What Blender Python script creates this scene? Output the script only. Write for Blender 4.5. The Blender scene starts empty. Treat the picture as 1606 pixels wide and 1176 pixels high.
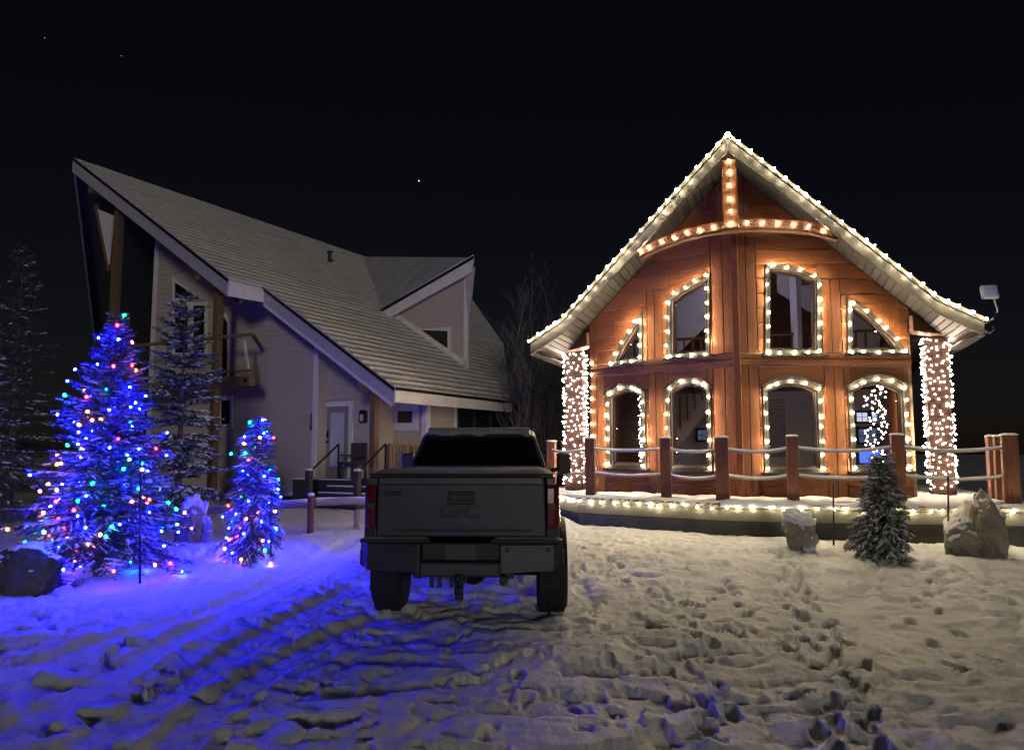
import bpy, bmesh, math, random
import numpy as np
from mathutils import Vector, Matrix, noise as mnoise
from mathutils.geometry import tessellate_polygon
PI = math.pi
random.seed(7); rng = np.random.default_rng(7)
sc = bpy.context.scene
col = sc.collection

# ------------------------------------------------------------------ camera, sky, exposure
F = 1236.0; TH = math.atan(124/1236.0); H = 1.6          # focal length in photo pixels, upward pitch, eye height
cam_d = bpy.data.cameras.new('camera'); cam = bpy.data.objects.new('camera', cam_d); col.objects.link(cam)
cam.location = (0, 0, H); cam.rotation_euler = (PI/2 + TH, 0, 0)
cam_d.sensor_width = 36; cam_d.lens = F/1606*36; cam_d.clip_end = 3000; cam_d.clip_start = .05
sc.camera = cam
W = bpy.data.worlds.new('World'); sc.world = W; W.use_nodes = True
wn = W.node_tree.nodes; wl = W.node_tree.links
bg = wn['Background']
sky = wn.new('ShaderNodeTexSky'); sky.sky_type = 'NISHITA'; sky.sun_disc = False
sky.sun_elevation = math.radians(40); sky.sun_rotation = math.radians(173)
tint = wn.new('ShaderNodeMix'); tint.data_type = 'RGBA'; tint.blend_type = 'MULTIPLY'; tint.inputs[0].default_value = 1
tint.inputs[7].default_value = (.95, 0.74, 0.80, 1)
wl.new(sky.outputs[0], tint.inputs[6]); wl.new(tint.outputs[2], bg.inputs[0])
bg.inputs[1].default_value = 0.0014
moon_d = bpy.data.lights.new('moon', 'SUN'); moon_d.energy = 0.47; moon_d.angle = math.radians(7); moon_d.color = (1, .93, .84)
moon = bpy.data.objects.new('moon', moon_d); col.objects.link(moon); moon.rotation_euler = (math.radians(82), 0, math.radians(7))   # low, from behind the camera and a little to the right
sc.view_settings.view_transform = 'Standard'; sc.view_settings.look = 'None'
sc.view_settings.exposure = 0.0; sc.view_settings.gamma = 1
cy = sc.cycles
sc.render.engine = 'CYCLES'
cy.use_denoising = True
cy.max_bounces = 5; cy.diffuse_bounces = 3; cy.glossy_bounces = 2; cy.transparent_max_bounces = 8
cy.sample_clamp_indirect = 3.0; cy.sample_clamp_direct = 0
cy.use_light_tree = True; cy.caustics_reflective = False; cy.caustics_refractive = False

# ------------------------------------------------------------------ geometry helpers
def ray(px, py):
    u = (px-803)/F; v = (588-py)/F
    return np.array([u, math.cos(TH)-v*math.sin(TH), math.sin(TH)+v*math.cos(TH)])
EYE = np.array([0, 0, H])
def atY(px, py, Y):
    d = ray(px, py); return EYE + d*Y/d[1]
def atZ(px, py, z):
    d = ray(px, py); return EYE + d*(z-H)/d[2]
class Fr:                                                   # a house's own axes: l to its right, b towards its back
    def __init__(s, o, deg):
        p = math.radians(deg); s.o = np.array(o, float)
        s.a = np.array([math.sin(p), math.cos(p)]); s.r = np.array([math.cos(p), -math.sin(p)])
    def w(s, l, b, z=0.0):
        q = s.o + l*s.r + b*s.a; return np.array([q[0], q[1], z])
    def loc(s, p):
        d = p[:2]-s.o; return float(d@s.r), float(d@s.a), float(p[2])
    def onb(s, px, py, b):
        d = ray(px, py); t = (s.o@s.a+b)/(d[:2]@s.a); return s.loc(EYE+d*t)
    def onl(s, px, py, l):
        d = ray(px, py); t = (s.o@s.r+l)/(d[:2]@s.r); return s.loc(EYE+d*t)
    def onv(s, px, py, p0, p1):
        A = s.w(*p0)[:2]; B = s.w(*p1)[:2]; n = np.array([B[1]-A[1], A[0]-B[0]])
        d = ray(px, py); t = (A@n)/(d[:2]@n); return s.loc(EYE+d*t)

ORG = {}
def org(o):
    return ORG.get(o.name, np.zeros(3)) if o is not None else np.zeros(3)
def V3(p): return np.array(p, float)
def unit(v):
    v = V3(v); return v/max(1e-9, np.linalg.norm(v))
class MB:
    def __init__(s): s.v = []; s.f = []
    def add(s, vs, fs):
        n = len(s.v); s.v += [tuple(map(float, p)) for p in vs]; s.f += [tuple(i+n for i in f) for f in fs]; return s
    def hexa(s, b, t):                                       # four bottom points, four top points
        return s.add(list(b)+list(t), [(3,2,1,0),(4,5,6,7),(0,1,5,4),(1,2,6,5),(2,3,7,6),(3,0,4,7)])
    def box(s, x0, x1, y0, y1, z0, z1):
        return s.hexa([(x0,y0,z0),(x1,y0,z0),(x1,y1,z0),(x0,y1,z0)], [(x0,y0,z1),(x1,y0,z1),(x1,y1,z1),(x0,y1,z1)])
    def beam(s, p, q, w, h, up=(0,0,1)):                     # a bar from p to q
        p = V3(p); q = V3(q); d = unit(q-p); x = unit(np.cross(d, up)); u = np.cross(x, d)
        c = lambda o, i, j: o + x*i*w/2 + u*j*h/2
        return s.hexa([c(p,-1,-1),c(p,1,-1),c(q,1,-1),c(q,-1,-1)], [c(p,-1,1),c(p,1,1),c(q,1,1),c(q,-1,1)])
    def prism(s, poly, vec):                                 # planar polygon (3D points) extruded by vec
        poly = [V3(p) for p in poly]; vec = V3(vec); n = len(poly)
        tris = tessellate_polygon([[Vector(p) for p in poly]])
        if n == 4: f1 = [(0,1,2,3)]
        else: f1 = [tuple(t) for t in tris]
        vs = poly + [p+vec for p in poly]
        fs = [tuple(reversed(f)) for f in f1] + [tuple(i+n for i in f) for f in f1]
        fs += [(i, (i+1) % n, (i+1) % n+n, i+n) for i in range(n)]
        return s.add(vs, fs)
    def ring(s, outer, inner, vec):                          # frame between two matching outlines
        n = len(outer); vec = V3(vec); o = [V3(p) for p in outer]; i_ = [V3(p) for p in inner]
        vs = o + i_ + [p+vec for p in o] + [p+vec for p in i_]; fs = []
        for k in range(n):
            m = (k+1) % n
            fs += [(k, m, n+m, n+k), (2*n+k, 3*n+k, 3*n+m, 2*n+m), (k, 2*n+k, 2*n+m, m), (n+k, n+m, 3*n+m, 3*n+k)]
        return s.add(vs, fs)
    def tube(s, pts, r, n=6, cap=True):
        pts = [V3(p) for p in pts]; k = len(pts); rs = r if hasattr(r, '__len__') else [r]*k
        vs = []; fs = []; ref = np.array([.13,.21,.97])
        for i in range(k):
            d = unit(pts[min(i+1,k-1)]-pts[max(i-1,0)])
            if abs(d@ref) > .95: ref = np.array([.97,.1,.2])
            x = unit(np.cross(d, ref)); y = np.cross(d, x)
            vs += [pts[i]+rs[i]*(x*math.cos(2*PI*j/n)+y*math.sin(2*PI*j/n)) for j in range(n)]
        for i in range(k-1):
            fs += [(i*n+j, i*n+(j+1) % n, (i+1)*n+(j+1) % n, (i+1)*n+j) for j in range(n)]
        if cap: fs += [tuple(range(n-1,-1,-1)), tuple((k-1)*n+j for j in range(n))]
        return s.add(vs, fs)
    def lathe(s, prof, c, axis=(0,0,1), n=20):               # prof: (radius, height along axis)
        c = V3(c); ax = unit(axis); x = unit(np.cross(ax, (.3,.9,.1))); y = np.cross(ax, x); vs = []; fs = []
        for r, h in prof: vs += [c+ax*h+r*(x*math.cos(2*PI*j/n)+y*math.sin(2*PI*j/n)) for j in range(n)]
        for i in range(len(prof)-1):
            fs += [(i*n+j, i*n+(j+1) % n, (i+1)*n+(j+1) % n, (i+1)*n+j) for j in range(n)]
        if prof[0][0] > 1e-4: fs.append(tuple(range(n-1,-1,-1)))
        if prof[-1][0] > 1e-4: fs.append(tuple((len(prof)-1)*n+j for j in range(n)))
        return s.add(vs, fs)
    def loft(s, secs, cap=True):                             # closed sections of equal length
        n = len(secs[0]); vs = [p for q in secs for p in q]; fs = []
        for i in range(len(secs)-1):
            fs += [(i*n+j, i*n+(j+1) % n, (i+1)*n+(j+1) % n, (i+1)*n+j) for j in range(n)]
        if cap: fs += [tuple(range(n-1,-1,-1)), tuple((len(secs)-1)*n+j for j in range(n))]
        return s.add(vs, fs)
    def build(s, name, mat, parent=None, origin=None, smooth=False, bevel=0, kind=None, fix=True):
        o0 = org(parent) if parent is not None else V3(origin if origin is not None else (0,0,0))
        me = bpy.data.meshes.new(name)
        v = np.array(s.v, float).reshape(-1,3)-o0
        me.from_pydata(v.tolist(), [], s.f); 
        if fix:
            bm = bmesh.new(); bm.from_mesh(me); bmesh.ops.recalc_face_normals(bm, faces=bm.faces); bm.to_mesh(me); bm.free()
        if smooth is True: me.shade_smooth()
        me.materials.append(M[mat])
        o = bpy.data.objects.new(name, me); col.objects.link(o)
        if parent is not None: o.parent = parent; ORG[o.name] = o0
        else: o.location = o0; ORG[o.name] = o0
        if bevel:
            b = o.modifiers.new('bevel', 'BEVEL'); b.width = bevel; b.segments = 2; b.limit_method = 'ANGLE'; b.angle_limit = math.radians(35)
        if kind: o['kind'] = kind
        return o
def raw(name, verts, faces_flat, nper, mat, parent=None, origin=None, smooth=False, kind=None):   # fast path for numpy meshes
    o0 = org(parent) if parent is not None else V3(origin if origin is not None else (0,0,0))
    me = bpy.data.meshes.new(name); v = (np.asarray(verts, float)-o0).astype(np.float32)
    nf = len(faces_flat)//nper
    me.vertices.add(len(v)); me.vertices.foreach_set('co', v.ravel())
    me.loops.add(nf*nper); me.loops.foreach_set('vertex_index', np.asarray(faces_flat, np.int32))
    me.polygons.add(nf); me.polygons.foreach_set('loop_start', np.arange(0, nf*nper, nper, dtype=np.int32))
    me.update(calc_edges=True)
    if smooth: me.polygons.foreach_set('use_smooth', np.ones(nf, bool))
    me.materials.append(M[mat])
    o = bpy.data.objects.new(name, me); col.objects.link(o)
    if parent is not None: o.parent = parent
    else: o.location = o0
    ORG[o.name] = o0
    if kind: o['kind'] = kind
    return o
def inst(name, me, parent, pos, rot=None, scale=None):
    o = bpy.data.objects.new(name, me); col.objects.link(o); o.parent = parent
    o.location = V3(pos)-org(parent)
    if rot is not None: o.rotation_euler = rot
    if scale is not None: o.scale = scale
    ORG[o.name] = V3(pos); return o
def thing(name, label, cat, loc, group=None, rotz=0):
    o = bpy.data.objects.new(name, None); col.objects.link(o); o.location = loc; o.rotation_euler = (0,0,rotz)
    o.empty_display_size = .2
    o['label'] = label; o['category'] = cat
    if group: o['group'] = group
    ORG[o.name] = V3(loc) if rotz == 0 else np.zeros(3)
    return o
def tag(o, label, cat, group=None, kind=None):
    if label: o['label'] = label
    if cat: o['category'] = cat
    if group: o['group'] = group
    if kind: o['kind'] = kind
    return o
def struct(o): o['kind'] = 'structure'; return o

# ------------------------------------------------------------------ materials
M = {}
def mk(name, c1, c2=None, scale=4, rough=.7, bump=0, bscale=None, stretch=(1,1,1), metal=0, spec=.4, rand=0, detail=5, coat=0):
    m = bpy.data.materials.new(name); m.use_nodes = True; nt = m.node_tree; n = nt.nodes; l = nt.links; p = n['Principled BSDF']
    p.inputs['Roughness'].default_value = rough; p.inputs['Metallic'].default_value = metal
    p.inputs['Specular IOR Level'].default_value = spec
    if coat: p.inputs['Coat Weight'].default_value = coat; p.inputs['Coat Roughness'].default_value = .15
    c2 = c2 or tuple(x*.7 for x in c1)
    tc = n.new('ShaderNodeTexCoord'); mp = n.new('ShaderNodeMapping'); mp.inputs['Scale'].default_value = stretch
    l.new(tc.outputs['Object'], mp.inputs[0])
    vec = mp.outputs[0]
    if rand:
        oi = n.new('ShaderNodeObjectInfo'); ad = n.new('ShaderNodeVectorMath'); ad.operation = 'ADD'
        sc_ = n.new('ShaderNodeMath'); sc_.operation = 'MULTIPLY'; sc_.inputs[1].default_value = 37
        l.new(oi.outputs['Random'], sc_.inputs[0]); l.new(vec, ad.inputs[0]); l.new(sc_.outputs[0], ad.inputs[1]); vec = ad.outputs[0]
    nz = n.new('ShaderNodeTexNoise'); nz.inputs['Scale'].default_value = scale; nz.inputs['Detail'].default_value = detail
    nz.inputs['Roughness'].default_value = .65
    l.new(vec, nz.inputs[0])
    rp = n.new('ShaderNodeValToRGB'); rp.color_ramp.elements[0].position = .32; rp.color_ramp.elements[1].position = .68
    rp.color_ramp.elements[0].color = (*c2, 1); rp.color_ramp.elements[1].color = (*c1, 1)
    l.new(nz.outputs[0], rp.inputs[0]); out = rp.outputs[0]
    if rand:
        hs = n.new('ShaderNodeHueSaturation'); mr = n.new('ShaderNodeMapRange')
        mr.inputs[3].default_value = 1-rand; mr.inputs[4].default_value = 1+rand
        l.new(oi.outputs['Random'], mr.inputs[0]); l.new(mr.outputs[0], hs.inputs['Value']); l.new(out, hs.inputs['Color']); out = hs.outputs[0]
    l.new(out, p.inputs['Base Color'])
    if bump:
        nb = n.new('ShaderNodeTexNoise'); nb.inputs['Scale'].default_value = bscale or scale*3; nb.inputs['Detail'].default_value = 6
        l.new(vec, nb.inputs[0]); bp = n.new('ShaderNodeBump'); bp.inputs['Strength'].default_value = bump; bp.inputs['Distance'].default_value = .02
        l.new(nb.outputs[0], bp.inputs['Height']); l.new(bp.outputs[0], p.inputs['Normal'])
    M[name] = m; return m
def emit(name, c, s):
    m = bpy.data.materials.new(name); m.use_nodes = True; nt = m.node_tree; nt.nodes.clear()
    e = nt.nodes.new('ShaderNodeEmission'); e.inputs[0].default_value = (*c, 1); e.inputs[1].default_value = s
    o = nt.nodes.new('ShaderNodeOutputMaterial'); nt.links.new(e.outputs[0], o.inputs[0]); M[name] = m; return m
mk('snow', (.80,.82,.86), (.70,.72,.77), 2.2, .65, .5, 26, spec=.25)
mk('snow_ground', (.80,.82,.86), (.68,.70,.75), 1.1, .6, .4, 60, spec=.3)
mk('wood_h', (.35,.125,.038), (.15,.049,.015), 4.5, .55, .35, 9, stretch=(1,1,12), rand=.3, spec=.35)
mk('wood_v', (.35,.125,.038), (.15,.049,.015), 4.5, .55, .35, 9, stretch=(12,12,1), rand=.3, spec=.35)
mk('column_wood', (.055,.024,.013), (.03,.013,.008), 3, .7, .3, 9, stretch=(10,10,1))
mk('wood_beam', (.15,.053,.018), (.085,.028,.010), 3, .5, .2, 9, stretch=(3,3,3), rand=.1)
mk('post_wood', (.20,.075,.035), (.10,.035,.018), 3, .65, .3, 9, stretch=(10,10,1), rand=.2)
mk('seam_highlight', (.50,.36,.25), (.4,.28,.19), 6, .8)  # pale wall backing; its colour imitates highlights caught along the board seams
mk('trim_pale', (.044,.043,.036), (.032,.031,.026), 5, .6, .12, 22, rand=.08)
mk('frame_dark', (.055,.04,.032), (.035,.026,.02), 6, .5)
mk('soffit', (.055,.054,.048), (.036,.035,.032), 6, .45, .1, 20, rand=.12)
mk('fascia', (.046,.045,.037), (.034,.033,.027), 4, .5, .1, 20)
mk('roof_dark', (.10,.10,.10), (.06,.06,.06), 6, .85, .3, 30)
mk('deck_fascia', (.17,.17,.135), (.13,.13,.10), 3, .65, .15, 25)
mk('deck_skirt', (.10,.10,.095), (.06,.06,.055), 3, .75, .2, 25)
mk('interior_wall', (.55,.53,.56), (.48,.46,.49), 2, .8)
mk('interior_wood', (.14,.07,.04), (.09,.04,.025), 4, .6, stretch=(1,1,6))
mk('interior_dark', (.035,.03,.028), (.02,.018,.017), 4, .7)
mk('blind', (.16,.12,.09), (.11,.08,.06), 4, .6)
mk('wire', (.03,.035,.03), None, 10, .6)
mk('rope', (.36,.30,.22), (.2,.16,.11), 30, .9, .6, 80)
mk('siding', (.52,.455,.36), (.45,.39,.305), 3, .75, .25, 40, stretch=(1,1,5))
mk('siding_trim', (.78,.75,.68), (.66,.63,.57), 4, .6, .1, 25)
mk('snow_dimmed', (.26,.265,.29), (.17,.175,.19), 5, .7, .4, 30)  # snow on the truck, darkened in colour to imitate dim light
mk('snow_dust', (.84,.83,.84), (.68,.67,.68), 3, .8, .3, 30)
mk('rake_fascia', (.48,.45,.44), (.38,.355,.345), 4, .6, .1, 25)
mk('timber', (.22,.14,.075), (.11,.065,.035), 4, .7, .35, 18, stretch=(6,6,1))
mk('timber_h', (.30,.20,.11), (.13,.08,.045), 4, .7, .35, 18, stretch=(1,1,7))
mk('shingle', (.56,.55,.55), (.38,.375,.375), 1.3, .85, .5, 30, rand=.08)
mk('dark_metal', (.03,.03,.033), (.02,.02,.022), 8, .4, metal=.6)
mk('glass_dark', (.012,.013,.016), (.01,.01,.012), 3, .06, spec=.8)
mk('door_paint', (.30,.26,.22), (.25,.215,.18), 4, .55)
mk('frosted', (.58,.58,.60), (.48,.48,.51), 2, .35)
mk('step_dark', (.06,.05,.045), (.04,.035,.03), 4, .8, .3, 20)
mk('concrete', (.32,.31,.29), (.22,.21,.2), 4, .9, .4, 25)
mk('bark', (.13,.10,.08), (.06,.045,.035), 8, .9, .6, 30, stretch=(3,3,1))
mk('bark_pale', (.14,.135,.12), (.07,.065,.055), 6, .85, .4, 30)
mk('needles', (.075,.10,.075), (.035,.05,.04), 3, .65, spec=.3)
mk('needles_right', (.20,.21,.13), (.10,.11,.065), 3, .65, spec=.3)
mk('rock', (.36,.32,.26), (.17,.15,.125), 3, .85, .9, 14)
mk('rock_dark', (.12,.11,.105), (.05,.045,.045), 3, .85, .9, 12)
mk('log', (.38,.30,.20), (.24,.18,.12), 4, .8, .4, 20, stretch=(1,6,6))
mk('paint_grey', (.042,.043,.050), (.026,.027,.033), 2.5, .4, coat=.5, spec=.5)
mk('chrome', (.05,.05,.055), (.035,.035,.04), 5, .4, metal=.3)
mk('black_plastic', (.018,.018,.02), (.012,.012,.014), 10, .55, .1, 80)
mk('rubber', (.022,.022,.024), (.014,.014,.015), 12, .85, .4, 50)
mk('car_glass', (.006,.006,.008), None, 2, .05, spec=.9)
mk('red_lens', (.16,.008,.008), (.09,.005,.005), 14, .2, coat=.8)
mk('plate', (.05,.05,.05), (.035,.035,.035), 8, .5)
mk('lamp_grey', (.20,.21,.27), (.15,.16,.21), 6, .4)
mk('lamp_glass', (.20,.22,.42), (.16,.18,.34), 6, .12, spec=.8)
WARM = (1.0,.80,.50); MINI = (1.0,.76,.58)
emit('bulb_warm', WARM, 480); emit('bulb_deck', WARM, 200); emit('bulb_mini', MINI, 110)
emit('bulb_blue', (.002,.005,1), 5400); emit('bulb_red', (1,.02,.012), 55); emit('bulb_green', (.004,.6,.36), 55)
emit('bulb_gold', (1,.3,.03), 40); emit('bulb_pink', (1,.15,.5), 35)
emit('bulb_ice', (.08,.5,1), 60)
emit('reflection_blue', (.12,.22,1), 1.6); emit('reflection_bright', (.75,.8,1), 1.3); emit('reflection_dim', (.35,.42,.8), .28)
emit('star', (1,.97,.9), 3)
g = bpy.data.materials.new('window_glass'); g.use_nodes = True; nt = g.node_tree; nt.nodes.clear()
o_ = nt.nodes.new('ShaderNodeOutputMaterial'); mx = nt.nodes.new('ShaderNodeMixShader'); tr = nt.nodes.new('ShaderNodeBsdfTransparent')
gl = nt.nodes.new('ShaderNodeBsdfGlossy'); gl.inputs['Roughness'].default_value = .03; fr = nt.nodes.new('ShaderNodeFresnel'); fr.inputs[0].default_value = 1.5
tr.inputs[0].default_value = (.8,.82,.84,1)
nt.links.new(fr.outputs[0], mx.inputs[0]); nt.links.new(tr.outputs[0], mx.inputs[1]); nt.links.new(gl.outputs[0], mx.inputs[2]); nt.links.new(mx.outputs[0], o_.inputs[0])
M['window_glass'] = g

# ------------------------------------------------------------------ terrain
TBL = rng.random((256,256))
def vn(x, y, s=0):
    x = np.asarray(x)+s*17.3; y = np.asarray(y)+s*9.7
    xi = np.floor(x).astype(int); yi = np.floor(y).astype(int); fx = x-xi; fy = y-yi
    fx = fx*fx*(3-2*fx); fy = fy*fy*(3-2*fy); a = lambda i, j: TBL[(xi+i) & 255, (yi+j) & 255]
    return (a(0,0)*(1-fx)+a(1,0)*fx)*(1-fy)+(a(0,1)*(1-fx)+a(1,1)*fx)*fy-.5
def sstep(a, b, x):
    t = np.clip((x-a)/(b-a), 0, 1); return t*t*(3-2*t)
def base_h(x, y):
    x = np.asarray(x, float); y = np.asarray(y, float)
    h = sstep(10, 20, y)*.33
    h = h + sstep(8.5, 13, y)*sstep(.5, 3.5, x)*.08
    h = h + .17*np.exp(-(((x+5.6)/2.4)**2+((y-11.2)/1.7)**2))
    h = h + .10*np.exp(-(((x+4.0)/1.2)**2+((y-12.4)/.8)**2))
    h = h + sstep(26, 60, y)*.6
    return h
def tracks():
    T = []
    P = lambda pts: np.array([atZ(px, py, 0)[:2] for px, py in pts])
    T.append((P([(-60,1075),(60,1040),(209,991),(330,955),(411,926),(500,888),(548,858)]), .16, .042))
    T.append((P([(-80,1176),(60,1120),(150,1070),(251,1013),(370,957),(488,905),(556,872)]), .16, .045))
    T.append((P([(30,1230),(150,1150),(280,1075),(401,1000),(500,948),(560,915)]), .15, .04))
    T.append((P([(160,1260),(300,1130),(446,1030),(540,985),(610,960)]), .16, .045))
    return T
TR = tracks()
def resample(p, d):
    p = np.asarray(p, float); q = [p[0]]
    for a, b in zip(p[:-1], p[1:]):
        n = max(1, int(np.linalg.norm(b-a)/d)); q += [a+(b-a)*(i+1)/n for i in range(n)]
    return np.array(q)
def feet():
    out = []
    r = random.Random(5)
    def trail(pts, step, side, jit=.06, n=1):
        q = resample([atZ(px, py, 0)[:2] for px, py in pts], step)
        for k in range(len(q)-1):
            d = unit(np.append(q[k+1]-q[k], 0))[:2]; nrm = np.array([-d[1], d[0]])
            for _ in range(n):
                c = q[k]+nrm*side*(1 if k % 2 else -1)+np.array([r.gauss(0,jit), r.gauss(0,jit)])
                out.append((c, math.atan2(d[1], d[0])+r.gauss(0,.25), r.uniform(.05,.08)))
    trail([(1225,878),(1235,900),(1250,940),(1270,970),(1295,990),(1310,1020),(1320,1050),(1330,1080),(1340,1110),(1352,1150),(1360,1200)], .145, .11, .06, 1)
    trail([(1150,915),(1130,950),(1110,1000),(1095,1045),(1100,1070),(1130,1110),(1150,1160)], .24, .11, .07, 1)
    trail([(1190,1000),(1235,1030)], .30, .12)
    trail([(1040,1080),(1100,1115),(1150,1160)], .42, .1)
    trail([(1272,1085),(1245,1135),(1230,1176)], .4, .08)
    trail([(940,880),(1010,920),(1090,960),(1180,985)], .45, .13)
    trail([(1420,880),(1450,960),(1520,1030),(1590,1080)], .42, .13)
    trail([(900,860),(980,880),(1060,895),(1200,900)], .4, .2)
    trail([(20,950),(120,980),(230,1060),(330,1120)], .5, .15)
    trail([(60,920),(200,935),(330,925)], .45, .2)
    for _ in range(110):
        x = r.uniform(-5, 7); y = r.uniform(3.2, 12)
        if abs(x) > y*.8: continue
        if 2.6 < x < 5 and 6 < y < 9 and r.random() < .8: continue
        if .8 < x < 3 and y < 7 and r.random() < .7: continue
        out.append((np.array([x,y]), r.uniform(0, 6.28), r.uniform(.02,.045)))
    return out
FT = feet()
def relief(x, y):
    h = np.zeros_like(x)
    calm = 1-.75*np.exp(-(((x-4.0)/1.3)**2+((y-7.6)/1.8)**2))           # a stretch of smoother snow on the right
    m = sstep(14.5, 12, y)*.8+.2
    wx = x+.25*vn(x*2.1, y*2.1, 40); wy = y+.25*vn(x*2.1, y*2.1, 41)
    h += .07*vn(x*.55, y*.75, 1)*m
    h += .035*vn(wx*1.5+y*.5, wy*1.9, 2)*calm*m
    h += .055*(np.abs(vn(wx*3.0, wy*4.0, 3))**.8)*calm*m
    h += (.026+.018*sstep(5.5,9,y))*vn(wx*6, wy*7.5, 4)*(.4+.6*calm)*m
    h += (.017+.012*sstep(6,9,y))*vn(wx*13, wy*15, 5)*(.35+.65*calm)
    h += .009*vn(x*32, y*36, 6)
    act = calm*m*(.55+.9*(vn(x*.45,y*.45,60)+.5))*(1-.5*sstep(.9,1.8,x)*(1-sstep(6,8.5,y)))   # trodden patches: sharp-edged hollows of many sizes
    p1 = vn(wx*3.0, wy*4.4, 61)+.2*vn(wx*11, wy*13, 62); p2 = vn(wx*7, wy*9.5, 63)+.3*vn(wx*19, wy*21, 64)
    h -= .040*sstep(.13,.20,p1)*act; h -= .020*sstep(.16,.24,p2)*act; h += .006*sstep(.08,.12,p1)*(1-sstep(.12,.16,p1))*act
    return h
def terrain(x, y):
    h = base_h(x, y)+relief(x, y)
    for P, w, d in TR:                                                    # tyre ruts
        P = resample(P, .08); D = np.full(x.shape, 9.0); S = np.zeros(x.shape)
        lo = P.min(0)-1; hi = P.max(0)+1; idx = np.nonzero((x > lo[0]) & (x < hi[0]) & (y > lo[1]) & (y < hi[1]))[0]
        if len(idx) == 0: continue
        xx = x[idx]; yy = y[idx]; dd = np.full(len(idx), 9.0); ss = np.zeros(len(idx))
        for k, (a, b) in enumerate(P):
            q = np.hypot(xx-a, yy-b); u = q < dd; dd[u] = q[u]; ss[u] = k*.08
        prof = -d*(1-sstep(w*.75, w*1.15, dd)) + (d*.3 if d > .03 else 0)*np.exp(-((dd-w*1.35)/(w*.28))**2)
        tread = .006*np.sign(np.sin(ss*2*PI/.11+np.where(dd < w*.4, 0, 1.5)))*(dd < w*.9)
        fl = (1-sstep(w*.8, w*1.5, dd))
        h[idx] = h[idx]*(1-.8*fl)+base_h(xx, yy)*.8*fl + prof*(.85+.3*(vn(xx*1.3, yy*1.3, 11)+.5)) + tread
    dep = np.zeros_like(h); rim = np.zeros_like(h); ins = np.zeros_like(h)
    for c, a, d in FT:                                                    # boot prints
        idx = np.nonzero((np.abs(x-c[0]) < .35) & (np.abs(y-c[1]) < .35))[0]
        if len(idx) == 0: continue
        dx = x[idx]-c[0]; dy = y[idx]-c[1]; u = dx*math.cos(a)+dy*math.sin(a); v = -dx*math.sin(a)+dy*math.cos(a)
        waist = .060-.016*np.exp(-((u+.03)/.05)**2)+.010*sstep(0,.1,u)
        q = np.sqrt((u/.150)**2+(v/waist)**2)+.10*vn(dx*16, dy*16, 21)
        i_ = 1-sstep(.84, 1.0, q)
        dep[idx] = np.maximum(dep[idx], i_*(d+.006*np.sign(np.sin(u*2*PI/.045)))); ins[idx] = np.maximum(ins[idx], i_)
        rim[idx] = np.maximum(rim[idx], d*.28*np.exp(-((q-1.18)/.15)**2)*(1+.8*vn(dx*20,dy*20,22)))
    h = h*(1-.5*ins)+base_h(x,y)*.5*ins-dep+rim*(1-ins)
    wz = np.exp(-(((x+.45)/1.3)**2+((y-9.5)/2.6)**2)); h = h-.06*wz       # packed down under the truck
    dk = sstep(0, 1, 1)
    return h
def gz(x, y):
    return float(base_h(x, y))

def make_ground():
    dense = np.radians(np.linspace(-44, 44, 760)); side = np.radians(np.linspace(44, 316, 70))[1:-1]
    ang = np.concatenate([dense, side]); na = len(ang)
    rad = [1.6]
    while rad[-1] < 55: rad.append(rad[-1]*1.0058+.002)
    while rad[-1] < 900: rad.append(rad[-1]*1.12)
    rad = np.array(rad); nr = len(rad)
    A, R_ = np.meshgrid(ang, rad); X = (R_*np.sin(A)).ravel(); Y = (R_*np.cos(A)-1.0).ravel()
    Z = terrain(X, Y)
    v = np.stack([X, Y, Z], 1); v = np.vstack([v, [[0,-1,0]]]); ci = len(v)-1
    i, j = np.meshgrid(np.arange(nr-1), np.arange(na), indexing='ij'); j2 = (j+1) % na
    q = np.stack([i*na+j, i*na+j2, (i+1)*na+j2, (i+1)*na+j], -1).reshape(-1,4)[:, ::-1]
    o = raw('snowy_ground', v, q.ravel(), 4, 'snow_ground', smooth=True)
    struct(o)
make_ground()

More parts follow.
